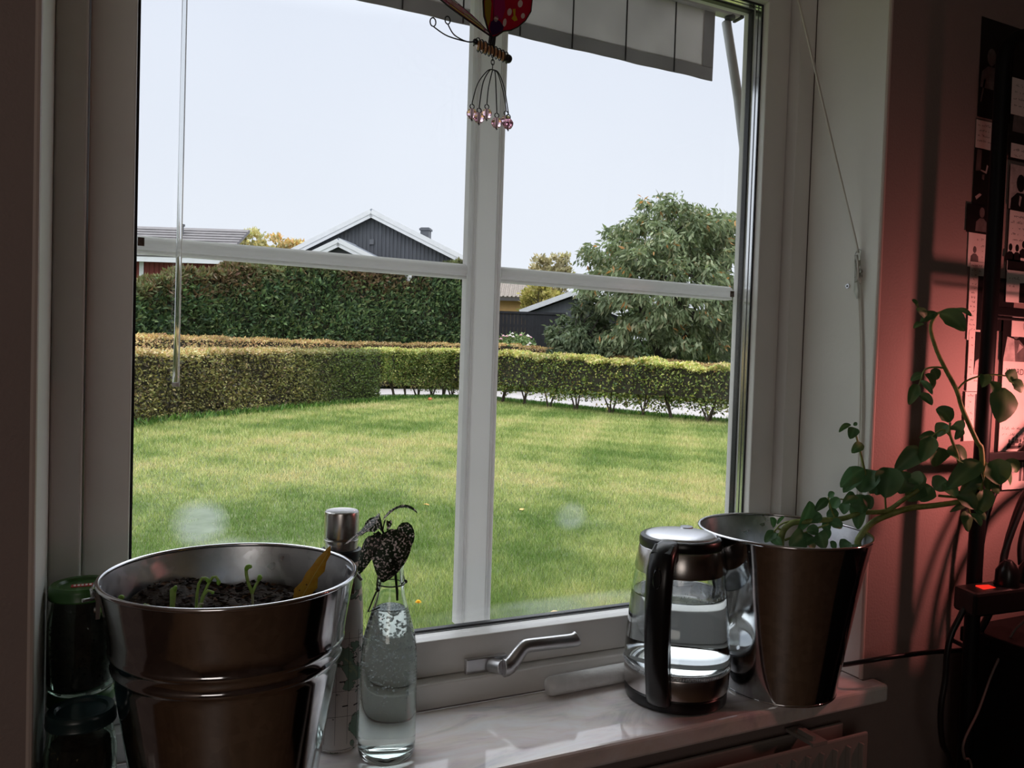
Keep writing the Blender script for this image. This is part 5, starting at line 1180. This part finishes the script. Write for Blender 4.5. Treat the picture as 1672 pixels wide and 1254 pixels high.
sx_ = np.stack([np.cos(az), np.sin(az), np.zeros(n)], 1)*wid[:, None]*.5
az2 = az+1.57+rng.uniform(-.6, .6, n)
tip_ = base_+np.stack([np.cos(az2)*lean, np.sin(az2)*lean, hgt], 1)
V = np.stack([base_-sx_, base_+sx_, tip_], 1)
pv = patch(gx, gy)+rng.normal(0, .20, n)
near = np.clip(1-(dn-3)/6.0, 0, 1)
pv = pv-.30*near
cA = np.array(srgb(160, 178, 104)[:3]); cB = np.array(srgb(204, 210, 138)[:3]); cC = np.array(srgb(228, 212, 160)[:3]); cD = np.array(srgb(110, 142, 68)[:3])
pv = np.clip(pv, 0, 1)[:, None]
col = np.where(pv < .35, cD+(cA-cD)*(pv/.35), np.where(pv < .7, cA+(cB-cA)*((pv-.35)/.35), cB+(cC-cB)*((pv-.7)/.3)))
col = np.clip(col*.88*(1+rng.normal(0, .20, (n, 1))), .01, .9)
fast_mesh('grass', V, 3, leafmat('grass_blade', .6, .30, spec=.25), col, lawn, kind='stuff')
del V, col, base_, tip_

# dandelion, windfall and a few fallen leaves
M_YFL = mat('dandelion_yellow', (.85, .52, .02), .6)
dd = thing('dandelion', 'single yellow dandelion flower in the lawn near the window', 'flower', (1.66, 3.514, GZ))
MB().tube([(0, 0, 0), (.003, 0, .03), (.002, 0, .055)], .0022, 6).build('stem', M_SPROUT, dd)
fh = MB()
for k in range(36):
    a = 2*math.pi*k/36+.1*(k % 3); tl = R(18+22*(k % 3)); q = rotz(a) @ Matrix.Rotation(-tl, 4, 'Y')
    fh.box(.002, .020, -.0022, .0022, 0, .0012, Matrix.Translation((.002, 0, .055)) @ q)
fh.build('petals', M_YFL, dd, kind='stuff')
ap_ = thing('windfall_apple', 'small reddish windfall apple lying at the foot of the corner hedge', 'apple', (9.50, 24.95, GZ))
MB().lathe([(0, .012), (.03, .004), (.065, .03), (.078, .075), (.062, .118), (.03, .132), (.008, .122), (0, .118)], 20).build('fruit', mat('apple_skin', (.62, .17, .07), .4, var=.3, scale=20), ap_, smooth=60)
MB().tube([(0, 0, .118), (.004, 0, .15)], .004, 6).build('stalk', M_RUST, ap_)
fallen = [(2.85, 6.6, (236, 168, 90), 'orange'), (2.35, 3.15, (196, 170, 120), 'tan'), (3.62, 6.1, (214, 176, 108), 'ochre')]
for (x, y, c, nm), where in zip(fallen, ('far right of the pane cross, mid lawn', 'close to the window upright', 'further right on the lawn')):
    lf = leaf_mesh([(0, 0, .03), (.03, .006, .040), (.065, .010, .034)], .045, (0, 1, .25), n_w=2, shape=.4, cup=.3).build('fallen_leaf', mat('fallen_leaf_'+nm, tuple(srgb(*c)[:3]), .6), smooth=70)
    lf.location = (x, y, GZ); lf.rotation_euler = (0, 0, random.uniform(0, 6)); tag(lf, nm+' fallen leaf lying in the grass, '+where, 'leaf')

# ------------------------------------------------------------------ hedges
M_HLEAF = leafmat('hedge_leaf', .55, .28)
M_TWIG = mat('hedge_wood', (.10, .075, .055), .85, var=.4, scale=30)
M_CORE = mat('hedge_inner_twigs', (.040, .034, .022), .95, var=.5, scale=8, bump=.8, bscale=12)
def polyline(pts):
    P = np.array(pts, float); seg = np.linalg.norm(np.diff(P, axis=0), axis=1); s = np.concatenate([[0], np.cumsum(seg)])
    return P, s
def along(P, s, t):
    x = np.interp(t, s, P[:, 0]); y = np.interp(t, s, P[:, 1]); i = np.clip(np.searchsorted(s, t)-1, 0, len(P)-2)
    d = np.diff(P, axis=0); d = d/np.linalg.norm(d, axis=1)[:, None]; T = d[i]; return np.stack([x, y], 1), T
def hedge(label, pts, tops, depth, n, z_low, cols, wts, top_cols, leaf, stems=(), side=1, top_band=.10, lumpy=.05, gap=0.0, group=None, core=True, cat='hedge', name='hedge', updir=.2, asp=.55, sel_cols=None, gain=1.36):
    """clipped hedge: pts = its near edge at the ground; side = +1 when the hedge body lies left of the line"""
    P, s = polyline(pts); tot = s[-1]; tops = np.array(tops, float)
    t = thing(name, label, cat, (pts[len(pts)//2][0], pts[len(pts)//2][1], GZ), group=group)
    o3 = np.array([pts[len(pts)//2][0], pts[len(pts)//2][1], GZ])
    sp = rng.uniform(0, tot, n); XY, T = along(P, s, sp); Nn = np.stack([-T[:, 1], T[:, 0]], 1)*side
    top = np.interp(sp, s, tops); lz = lumpy*(np.sin(sp*2.1)+np.sin(sp*5.3+1)+.6*np.sin(sp*11+2))*.5; top = top+lz
    which = rng.uniform(0, 1, n)
    H = top-GZ
    frac_top = depth/(depth+1.6)*.9
    is_top = which < frac_top
    zf_ = rng.uniform(0, 1, n)**.72 if gap else rng.uniform(0, 1, n)
    z_low = z_low*(1-gap*.75*sp/tot)+(.12*np.sin(sp*3.1)*np.sin(sp*1.3+1) if gap else 0)
    z = np.where(is_top, top-np.abs(rng.normal(0, .03, n)), GZ+z_low+(top-GZ-z_low)*zf_)
    bulge = .10*np.sin(sp*1.7+z*2.3)+.07*np.sin(sp*4.1-z*4.7)
    dp_ = np.where(is_top, rng.uniform(0, depth, n), np.abs(rng.normal(0, .10, n))+bulge*.6)
    back = (~is_top) & (rng.uniform(0, 1, n) < .16); dp_ = np.where(back, depth-dp_, dp_)
    rnd_ = np.clip((z-(top-.12))/.12, 0, 1); dp_ = np.where(is_top, dp_, dp_+.08*rnd_**2)
    Q = np.stack([XY[:, 0]+Nn[:, 0]*dp_, XY[:, 1]+Nn[:, 1]*dp_, z], 1)
    D = rng.normal(size=(n, 3)); D[:, 0] -= Nn[:, 0]*.7; D[:, 1] -= Nn[:, 1]*.7; D[:, 2] += updir
    sz = leaf*rng.uniform(.6, 1.3, n)
    c = pal(n, cols, wts); h01 = (z-GZ)/np.maximum(H, .1)
    tb = (z > top-top_band*rng.uniform(.4, 1.5, n)); ct_ = pal(n, top_cols); c = np.where(tb[:, None], ct_, c)
    cl_ = np.sin(sp*1.3+.5)*np.sin(z*2.2+sp*.6); c = c*(1+.22*cl_)[:, None]
    if sel_cols is not None: c = sel_cols(c, sp/tot, h01, n)
    # a separate crown object for the leaves; wood below
    fast_mesh('foliage', leaf_quads(Q-o3, D, sz, sz*asp), 4, M_HLEAF, np.clip(c*gain, .004, .9), t, kind='stuff')
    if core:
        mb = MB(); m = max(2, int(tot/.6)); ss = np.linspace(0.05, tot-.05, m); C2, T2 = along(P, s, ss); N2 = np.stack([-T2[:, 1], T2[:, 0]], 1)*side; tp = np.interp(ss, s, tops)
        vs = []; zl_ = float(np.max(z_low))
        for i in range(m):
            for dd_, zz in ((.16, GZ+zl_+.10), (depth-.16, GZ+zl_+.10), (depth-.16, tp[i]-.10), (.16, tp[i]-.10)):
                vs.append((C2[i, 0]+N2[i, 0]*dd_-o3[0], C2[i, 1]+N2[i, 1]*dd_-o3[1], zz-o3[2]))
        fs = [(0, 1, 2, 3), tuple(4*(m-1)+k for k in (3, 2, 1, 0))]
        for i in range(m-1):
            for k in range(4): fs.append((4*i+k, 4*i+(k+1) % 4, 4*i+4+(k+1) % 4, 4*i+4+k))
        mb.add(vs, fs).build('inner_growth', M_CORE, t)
    for q in stems:                                   # woody stems seen below the leaves
        i_xy, i_T = along(P, s, np.array([q*tot])); nn = np.array([-i_T[0, 1], i_T[0, 0]])*side
        rg = random.Random(int(q*9999)); mb = MB()
        for b_ in range(rg.choice([2, 3, 3, 4])):
            a0 = Vector((i_xy[0, 0]+nn[0]*(.35+rg.uniform(-.06, .06))-o3[0], i_xy[0, 1]+nn[1]*(.35+rg.uniform(-.06, .06))-o3[1], 0)); dx = Vector((i_T[0, 0], i_T[0, 1], 0))*rg.uniform(-.35, .35)
            mb.tube([a0, a0+dx*.4+Vector((0, 0, .28)), a0+dx+Vector((0, 0, .62)), a0+dx*1.5+Vector((0, 0, 1.0))], [.036*rg.uniform(.6, 1.2), .026, .02, .012], 6)
        mb.build('stem', M_TWIG, t, smooth=60)
    return t
OL = [(150, 145, 94), (120, 119, 76), (172, 163, 106), (86, 82, 60), (68, 60, 50), (130, 112, 84)]
TAN = [(196, 176, 134), (178, 156, 112), (206, 192, 150), (160, 150, 96), (190, 160, 128)]
def left_sel(c, f, h, n):
    g = np.clip((f-.80)/.12, 0, 1)[:, None]*.8; gr = pal(n, [(72, 98, 52), (104, 124, 64), (52, 70, 40)]); return c*(1-g)+gr*g
hedge('clipped olive hedge on the left with yellowish leaves and dark gaps, nearest the thuja', HL, [.46, .46, .44, .43, .56, .68], .9, 84000, .02, OL, [4, 4, 2, 2.2, 2.2, 1.6], TAN, .075, sel_cols=left_sel)
hedge('short green hedge piece at the lawn corner, road showing between its stems', HC, [.70, .74, .82], .9, 15000, .62, [(112, 130, 70), (146, 152, 88), (84, 102, 56), (170, 168, 104), (92, 84, 56)], [4, 3, 3, 1.5, 1], [(176, 176, 112), (150, 160, 96), (190, 180, 130)], .085, stems=(.1, .3, .42, .55, .72, .85, .95), gap=1)
hedge('olive-green hedge on the right with bare stems over the pale road', HRt, [.80, .70, .58, .50, .40], .9, 60000, .46, [(140, 150, 82), (112, 128, 66), (168, 166, 96), (84, 98, 54), (120, 104, 70), (96, 116, 80)], [4, 4, 2.2, 2, 1.3, 1.6], [(190, 184, 120), (170, 170, 100), (196, 176, 130), (150, 158, 92)], .092, stems=(.03, .10, .17, .25, .33, .41, .50, .57, .63, .70, .77, .84, .92), gap=1, side=-1, lumpy=.10)
hedge('low tan-topped hedge across the road, in front of the thuja and tree', [(-13.0, 10.5), (-3.5, 20.5), (.29, 25.64), (4.09, 30.48), (9.87, 34.35), (16.9, 34.29), (19.84, 29.53), (21.1, 26.7), (21.85, 24.12), (23.2, 20.6)], [.86, .86, .89, .99, 1.07, 1.28, .82, .66, .56, .50], .9, 66000, .10, [(140, 132, 84), (112, 112, 66), (160, 140, 100), (126, 100, 72), (92, 90, 54)], [3, 3, 2, 2, 1.5], [(196, 170, 128), (178, 150, 112), (190, 176, 120), (170, 140, 104)], .10, top_band=.5)
def thuja_sel(c, f, h, n):
    g = np.clip((h-.70)/.22, 0, 1)*np.clip(.55+.6*np.sin(f*31)+.3*np.sin(f*77), 0, 1)*np.clip((f-.12)/.12, 0, 1); rd = pal(n, [(122, 100, 78), (104, 92, 66), (92, 96, 62)]); k = (rng.uniform(0, 1, n) < g)[:, None]; return np.where(k, rd, c)
hedge('tall dark green thuja hedge with browned tips behind the low hedges', [(-14.5, 12.5), (-4.2, 23.5), (-.59, 28.29), (.52, 29.98), (2.42, 31.28), (6.5, 33.75), (11.47, 35.8), (16.0, 36.94)], [2.35, 2.45, 2.55, 2.62, 3.35, 4.2, 4.65, 5.25], 1.3, 126000, .05, [(88, 110, 74), (108, 128, 84), (66, 88, 60), (50, 68, 48), (126, 138, 96)], [4, 3, 3, 2, 1], [(106, 114, 80), (120, 122, 88)], .24, top_band=.25, lumpy=.22, updir=.7, asp=.42, sel_cols=thuja_sel)
# lush strip of taller grass and weeds at the foot of the right and left hedges
def weeds(label, pts, n, off, hmax, cols):
    P, s = polyline(pts); sp = rng.uniform(0, s[-1], n); XY, T = along(P, s, sp); Nn = np.stack([-T[:, 1], T[:, 0]], 1)
    d = rng.normal(0, .16, n)+off; Q = np.stack([XY[:, 0]+Nn[:, 0]*d, XY[:, 1]+Nn[:, 1]*d, np.full(n, GZ-.01)], 1)
    D = rng.normal(size=(n, 3))*.5; D[:, 2] = 1
    o = fast_mesh('hedge_foot_weeds', leaf_quads(Q, D, hmax*rng.uniform(.4, 1.1, n), .05*rng.uniform(.6, 1.2, n)), 4, M_HLEAF, pal(n, cols), kind='stuff'); tag(o, label, 'weeds')
weeds('strip of longer green grass along the foot of the left hedge', HL, 5200, -.10, .22, [(96, 134, 60), (120, 152, 72), (74, 108, 50)])
weeds('strip of longer dark green grass along the foot of the right hedge', HRt, 5600, .12, .20, [(96, 138, 62), (120, 156, 76), (70, 110, 50)])
weeds('strip of longer green grass at the foot of the corner hedge', HC, 2200, -.1, .2, [(96, 138, 62), (120, 156, 76), (74, 112, 52)])

# ------------------------------------------------------------------ trees
M_BARK = mat('dark_tree_bark', (.040, .034, .028), .9, var=.4, scale=12, bump=.6, bscale=20)
def tree(name, label, cat, base, crown_c, crown_r, nclump, per, leaf, asp, cols, w, hang, trunks, clump_r=.55, shell=.55, group=None, flat_bottom=-1.0, seed=0):
    rg = np.random.default_rng(seed); t = thing(name, label, cat, base, group=group); b0 = np.array(base)
    C = []
    while len(C) < nclump:
        d = norm(rg.normal(size=(1, 3)))[0]; r = shell+(1-shell)*rg.uniform()**.6
        p = d*r
        if p[2] < flat_bottom: continue
        C.append(p*crown_r+np.array(crown_c)-b0)
    C = np.array(C); n = nclump*per
    ci = np.repeat(np.arange(nclump), per); cr = clump_r*rg.uniform(.6, 1.4, nclump)
    off = rg.normal(size=(n, 3)); off = norm(off)*(rg.uniform(0, 1, (n, 1))**.5); off[:, 2] *= .62
    Q = C[ci]+off*cr[ci][:, None]
    D = rg.normal(size=(n, 3))*.55; D += norm(C[ci]*[1, 1, .2])*.45; D[:, 2] -= hang
    c = np.array([srgb(*k)[:3] for k in cols])[rg.choice(len(cols), n, p=np.array(w)/sum(w))]*(1+rg.normal(0, .15, (n, 1)))*(1+rg.normal(0, .10, nclump))[ci][:, None]
    sz = leaf*rg.uniform(.65, 1.25, n)
    fast_mesh('foliage', leaf_quads(Q, D, sz, sz*asp), 4, M_HLEAF, np.clip(c, .004, .9), t, kind='stuff')
    for tr in trunks: MB().tube(smooth_pts([Vector(p)-Vector(base) for p, r in tr], 4), np.interp(np.linspace(0, len(tr)-1, (len(tr)-1)*4+1), range(len(tr)), [r for p, r in tr]).tolist(), 8).build('trunk', M_BARK, t, smooth=60)
    bl = MB(); top = np.array(trunks[0][-1][0])-b0
    for k in range(0, nclump, max(1, nclump//26)):
        mid = (C[k]+top)/2+rg.normal(0, .25, 3); bl.tube([top-[0, 0, .6], mid, C[k]], [.06, .035, .012], 5)
    bl.build('branches', M_BARK, t, kind='stuff')
    return t
CHC = [(136, 150, 112), (114, 130, 94), (156, 166, 130), (98, 112, 82), (172, 172, 138), (200, 146, 90)]
cb_ = (22.6, 29.3, GZ)
tree('cherry_tree', 'big spreading tree with drooping grey-green leaves behind the right hedge', 'tree', cb_, (23.2, 29.2, 4.1), (4.9, 3.4, 4.15), 290, 105, .36, .32, CHC, [4, 4, 2.5, 2, 1.2, .35], .95,
     [[((22.45, 29.35, GZ), .20), ((22.3, 29.4, .9), .17), ((21.7, 29.6, 2.3), .15), ((21.4, 29.75, 3.6), .11), ((21.9, 29.7, 5.4), .06)], [((22.75, 29.25, GZ), .16), ((23.0, 29.1, 1.0), .13), ((23.6, 28.9, 2.4), .09), ((24.1, 28.8, 4.2), .05)]], clump_r=.60, shell=.40, flat_bottom=-.72, seed=11)
tree('bushy_tree', 'lower leafy tree mass left of the big tree, above the flowers', 'tree', (18.9, 31.0, GZ), (19.3, 31.0, 1.55), (1.9, 1.5, 1.75), 70, 110, .30, .36, [(112, 126, 96), (92, 108, 80), (76, 92, 66), (134, 142, 112)], [4, 4, 2, 1.5], .8, [[((18.9, 31.0, GZ), .10), ((18.9, 31.0, .6), .08), ((19.0, 31.0, 1.8), .04)]], clump_r=.45, shell=.3, seed=5)
gtr = 'yellowing trees far behind the red house'
YC = [(206, 198, 146), (220, 212, 164), (186, 186, 132), (212, 190, 130)]
OC = [(220, 186, 128), (212, 196, 142), (198, 190, 138), (226, 176, 118)]
for k, (x, y, z, r, cols, lab) in enumerate(((6.9, 62.8, 8.6, 1.3, YC, 'pale yellow tree top nearest the red house'), (8.25, 62.2, 8.7, 1.15, YC, 'middle pale yellow tree top beyond the thuja'), (9.3, 61.6, 8.1, 1.1, YC, 'greenish tree top right of the pale yellow ones'), (10.9, 60.9, 8.6, 1.35, OC, 'orange-tinged tree top left of the grey gable'), (11.9, 60.4, 8.0, 1.2, OC, 'orange-tinged tree top touching the grey gable roof'))):
    tree('autumn_tree', lab, 'tree', (x, y, GZ), (x, y, z-.9), (r, r, 2.0), 26, 90, .34, .5, cols, [3, 3, 3, 2], -.3, [[((x, y, GZ), .2), ((x, y, 4.0), .15), ((x, y, z-1.2), .08)]], clump_r=.48, shell=.25, group=gtr, seed=20+k)
tree('autumn_tree', 'pale beige tree top showing left of the big tree above the bar', 'tree', (28.8, 52.2, GZ), (28.8, 52.2, 7.0), (1.7, 1.3, 1.75), 30, 80, .36, .5, [(196, 184, 150), (176, 170, 130), (160, 150, 118)], [1, 1, 1], -.2, [[((28.8, 52.2, GZ), .2), ((28.8, 52.2, 5.0), .12)]], clump_r=.5, shell=.2, seed=31)
tree('autumn_tree', 'yellow-green tree below the bar between tiled roof and white gable', 'tree', (24.0, 44.0, GZ), (24.0, 44.0, 4.2), (1.6, 1.2, 1.35), 30, 90, .30, .5, [(186, 176, 100), (166, 164, 92), (200, 186, 118)], [1, 1, 1], -.2, [[((24.0, 44.0, GZ), .2), ((24.0, 44.0, 3.0), .1)]], clump_r=.45, shell=.2, seed=33)
tree('background_tree', 'dark green tree mass low behind the trunk of the big tree', 'tree', (27.6, 37.5, GZ), (27.6, 37.5, 1.6), (3.6, 1.6, 2.6), 80, 90, .40, .45, [(96, 112, 80), (80, 98, 66), (118, 132, 96)], [3, 3, 2], .2, [[((27.6, 37.5, GZ), .15), ((27.6, 37.5, 1.4), .1)]], clump_r=.7, shell=.3, seed=41)
tree('background_tree', 'dark green tree mass behind the big tree at the right window edge', 'tree', (30.6, 34.0, GZ), (30.6, 34.0, 1.7), (3.4, 1.6, 2.6), 80, 90, .40, .45, [(100, 116, 84), (84, 102, 70), (124, 138, 100)], [3, 3, 2], .2, [[((30.6, 34.0, GZ), .15), ((32.5, 33.5, 1.4), .1)]], clump_r=.7, shell=.3, seed=42)
# flowering shrub before the dark fence
fs_ = thing('flowering_shrub', 'flowering shrub with pale green leaves and pinkish-white blooms before the dark fence', 'shrub', (18.0, 35.7, GZ))
n = 5200; Q = rng.normal(size=(n, 3)); Q = norm(Q)*rng.uniform(.55, 1, (n, 1))*[1.35, .9, 1.35]; Q[:, 2] += 1.55; Q = Q[Q[:, 2] > .1]; n = len(Q)
fast_mesh('foliage', leaf_quads(Q, rng.normal(size=(n, 3))+[0, 0, .3], .20*rng.uniform(.6, 1.2, n), .10), 4, M_HLEAF, pal(n, [(136, 160, 104), (110, 138, 84), (166, 184, 134)]), fs_, kind='stuff')
M_BLOOM = mat('pale_pink_bloom', (.80, .70, .70), .6); M_BLOOM2 = mat('pink_bloom', (.72, .40, .46), .6)
for k in range(26):
    a = rng.uniform(0, 6.28); el = rng.uniform(.15, 1.25); rr = 1.0
    c = (1.35*math.cos(a)*math.cos(el), .9*math.sin(a)*math.cos(el), 1.55+1.38*math.sin(el)); fb = MB()
    for j in range(5): fb.sphere((c[0]+.05*math.cos(j*1.257), c[1]+.05*math.sin(j*1.257), c[2]), .055, 6, 4, (1, 1, .6))
    fb.sphere((c[0], c[1], c[2]+.03), .045, 6, 4); fb.build('bloom', M_BLOOM if k % 3 else M_BLOOM2, fs_, smooth=60)
MB().tube([(0, 0, 0), (.05, 0, .8), (0, .05, 1.6)], [.06, .04, .02], 6).build('stem', M_TWIG, fs_)

# ------------------------------------------------------------------ houses
M_GREYB = mat('dark_grey_boards', (.105, .110, .125), .75, var=.18, scale=1.5, stretch=(6, 6, .6))
M_TRIM = mat('white_house_trim', (.80, .80, .82), .5, var=.05, scale=3)
M_TILE = mat('blue_grey_roof_tiles', (.27, .29, .33), .6, var=.12, scale=3)
M_ZCH = mat('chimney_sheet_metal', (.13, .135, .15), .5, var=.1)
def local_house(name, label, loc, rz, cat='house', group=None): return thing(name, label, cat, loc, (0, 0, rz), group)
def gable_roof(t, hw, zr, ze, y0, y1, th, m, over=.5, trim=True):
    """two roof slopes with tile courses, ridge along y; bargeboards on the near gable"""
    sl_ = math.atan2(zr-ze, hw); L_ = math.hypot(hw, zr-ze)+over
    for s in (1, -1):
        M = Matrix.Translation((0, 0, zr)) @ (Matrix.Identity(4) if s > 0 else Matrix.Scale(-1, 4, (1, 0, 0))) @ Matrix.Rotation(sl_, 4, 'Y')
        MB().box(0, L_, y0-.35, y1+.3, 0, th, M).build('roof_slope', m, t)
        ncr = int(L_/.38)
        ridg = MB()
        for k in range(ncr): ridg.box(.38*k+.30, .38*k+.38, y0-.34, y1+.29, th, th+.035, M)
        nr = int((y1-y0+.6)/.30)
        for k in range(nr): ridg.box(0, L_, y0-.33+.30*k, y0-.27+.30*k, th, th+.045, M)
        ridg.build('roof_tile_ribs', m, t, kind='stuff')
        if trim:
            MB().box(-.02, L_, y0-.40, y0-.345, -.20, th-.02, M).build('bargeboard', M_TRIM, t); MB().box(-.02, L_, y0-.43, y0-.401, -.02, th+.05, M).build('bargeboard', M_TRIM, t)
    MB().tube([(0, y0-.36, zr+th), (0, y1+.31, zr+th)], .09, 8).build('ridge_cap', m, t, smooth=60)
# grey house with the gable
gh = local_house('grey_house', 'dark grey boarded house with white-edged gable behind the thuja hedge', (11.65, 40.3, GZ), R(-36.2))
hw, zr, ze = 5.0, 8.92, 6.55
MB().prism([(-hw, 0), (hw, 0), (hw, ze), (0, zr-.05), (-hw, ze)], 7.5, Matrix(((1, 0, 0, 0), (0, 0, 1, 0), (0, 1, 0, 0), (0, 0, 0, 1)))).build('wall', M_GREYB, gh)
brd = None
for k in range(47):
    x = -4.9+k*.2128; zt = zr-.16-(zr-ze)*abs(x)/hw
    m = MB().box(x-.055, x+.055, -.035, -.002, 1.0, zt); m.build('board', M_GREYB, gh)
gable_roof(gh, hw, zr, ze, 0, 7.5, .16, M_TILE, .55)
MB().box(1.25, 1.75, 4.3, 4.8, 7.4, 8.98).box(1.19, 1.81, 4.24, 4.86, 8.82, 8.93).build('chimney', M_ZCH, gh)
MB().box(-.16, .08, -.09, -.036, 7.35, 7.62).build('wall_lamp', M_ZCH, gh)
# its projecting porch gable
pg_ = local_house('porch_gable', 'smaller white-edged gable projecting in front of the grey house', (9.55, 38.5, GZ), R(-36.2), 'porch')
MB().prism([(-3.3, 0), (3.3, 0), (3.3, 5.5), (0, 6.95), (-3.3, 5.5)], 1.7, Matrix(((1, 0, 0, 0), (0, 0, 1, 0), (0, 1, 0, 0), (0, 0, 0, 1)))).build('wall', M_GREYB, pg_)
gable_roof(pg_, 3.3, 7.0, 5.5, 0, 1.5, .14, M_TILE, .5)
# red house, left
M_REDB = mat('red_boards', (.22, .045, .035), .75, var=.2, scale=2, stretch=(8, 8, .6)); M_BRT = mat('brown_grey_roof', (.20, .185, .19), .7, var=.15, scale=2)
rh = local_house('red_house', 'red boarded house with white corner boards at the far left', (.70, 43.4, GZ), R(-26))
MB().box(-8, 4.1, 0, 6, 0, 6.05).build('wall', M_REDB, rh)
for k in range(50): x = -7.9+k*.242; MB().box(x-.03, x+.03, -.03, -.002, .3, 6.0).build('board', M_REDB, rh)
sl_ = math.atan2(1.75, 3.3); Mx = Matrix.Translation((0, -.55, 5.95)) @ Matrix.Rotation(sl_, 4, 'X')
MB().box(-8.3, 4.3, 0, 4.3, 0, .16, Mx).build('roof_slope', M_BRT, rh)
tr_ = MB()
for k in range(11): tr_.box(-8.3, 4.3, .38*k, .38*k+.08, .16, .20, Mx)
tr_.build('roof_tile_ribs', M_BRT, rh, kind='stuff')
MB().box(-8.3, 4.3, -.60, -.55, 5.80, 6.08).build('fascia', M_TRIM, rh); MB().box(-.12, .10, -.06, -.031, .3, 5.9).build('corner_board', M_TRIM, rh); MB().box(3.95, 4.15, -.06, -.031, .3, 5.9).build('corner_board', M_TRIM, rh)
MB().tube([(1.0, 2.2, 7.2), (1.0, 2.2, 8.05)], .13, 10).tube([(1.0, 2.2, 8.03), (1.0, 2.2, 8.13)], .19, 10).build('flue_pipe', M_ZCH, rh, smooth=40)
MB().box(.9, 2.3, -.04, -.031, 3.9, 5.3).build('window_frame', M_TRIM, rh); MB().box(1.0, 2.2, -.05, -.041, 4.0, 5.2).build('window_pane', mat('dark_window_glass', (.06, .07, .09), .1), rh)
# ochre house with a brown tile roof
oh = local_house('ochre_house', 'ochre house with a weathered brown tile roof seen right of the window upright', (23.4, 49.1, GZ), R(-30))
MB().box(-5, 2.6, 0, 6, 0, 5.75).build('wall', mat('ochre_render', (.62, .38, .15), .8, var=.1, scale=2), oh)
M_BTILE = mat('weathered_brown_tiles', (.30, .255, .22), .8, var=.45, scale=14)
Mx = Matrix.Translation((0, -.5, 5.70)) @ Matrix.Rotation(R(30), 4, 'X')
MB().box(-5.3, 2.9, 0, 3.4, 0, .15, Mx).build('roof_slope', M_BTILE, oh)
tr_ = MB()
for k in range(28): tr_.tube([Mx @ Vector((-5.15+.29*k, 0, .15)), Mx @ Vector((-5.15+.29*k, 3.4, .15))], .07, 6)
tr_.build('roof_tile_ribs', M_BTILE, oh, kind='stuff')
MB().box(-5.3, 2.9, -.55, -.5, 5.55, 5.74).build('fascia', mat('dark_fascia', (.10, .09, .085), .7), oh)
# low dark outbuilding with a white bargeboard
ob = local_house('dark_outbuilding', 'low dark outbuilding with a white sloping roof edge, half behind the tree', (23.0, 39.3, GZ), R(-28))
MB().prism([(-2.4, 0), (3.0, 0), (3.0, 4.2), (.3, 5.25), (-2.4, 4.2)], 4.5, Matrix(((1, 0, 0, .0), (0, 0, 1, 0), (0, 1, 0, 0), (0, 0, 0, 1)))).build('wall', M_GREYB, ob)
for s, x0, z0, x1, z1 in ((1, .3, 5.42, -2.75, 4.22), (2, .3, 5.42, 3.3, 4.25)):
    d = Vector((x1-x0, 0, z1-z0)); L_ = d.length; an = math.atan2(-(z1-z0), x1-x0)
    M = Matrix.Translation((x0, -.35, z0)) @ Matrix.Rotation(an, 4, 'Y')
    MB().box(0, L_, 0, 5.2, -.07, .07, M).build('roof_slope', M_TRIM, ob); MB().box(0, L_, -.05, -.001, -.20, .08, M).build('bargeboard', M_TRIM, ob)
# dark board fence
fe = thing('board_fence', 'near-black board fence behind the flowering shrub', 'fence', (18.9, 37.9, GZ), (0, 0, R(-26)))
M_FEN = mat('black_stained_boards', (.022, .022, .028), .8, var=.3, scale=3)
for k in range(30): MB().box(-3.2+.2*k, -3.004+.2*k, -.012+.006*(k % 2), .012+.006*(k % 2), 0, 4.02).build('board', M_FEN, fe)
MB().box(-3.25, 2.85, -.05, .06, 4.02, 4.14).build('top_cap', M_FEN, fe); MB().box(-3.2, 2.8, .020, .06, .8, .95).build('rail', M_FEN, fe); MB().box(-3.2, 2.8, .020, .06, 3.3, 3.45).build('rail', M_FEN, fe)
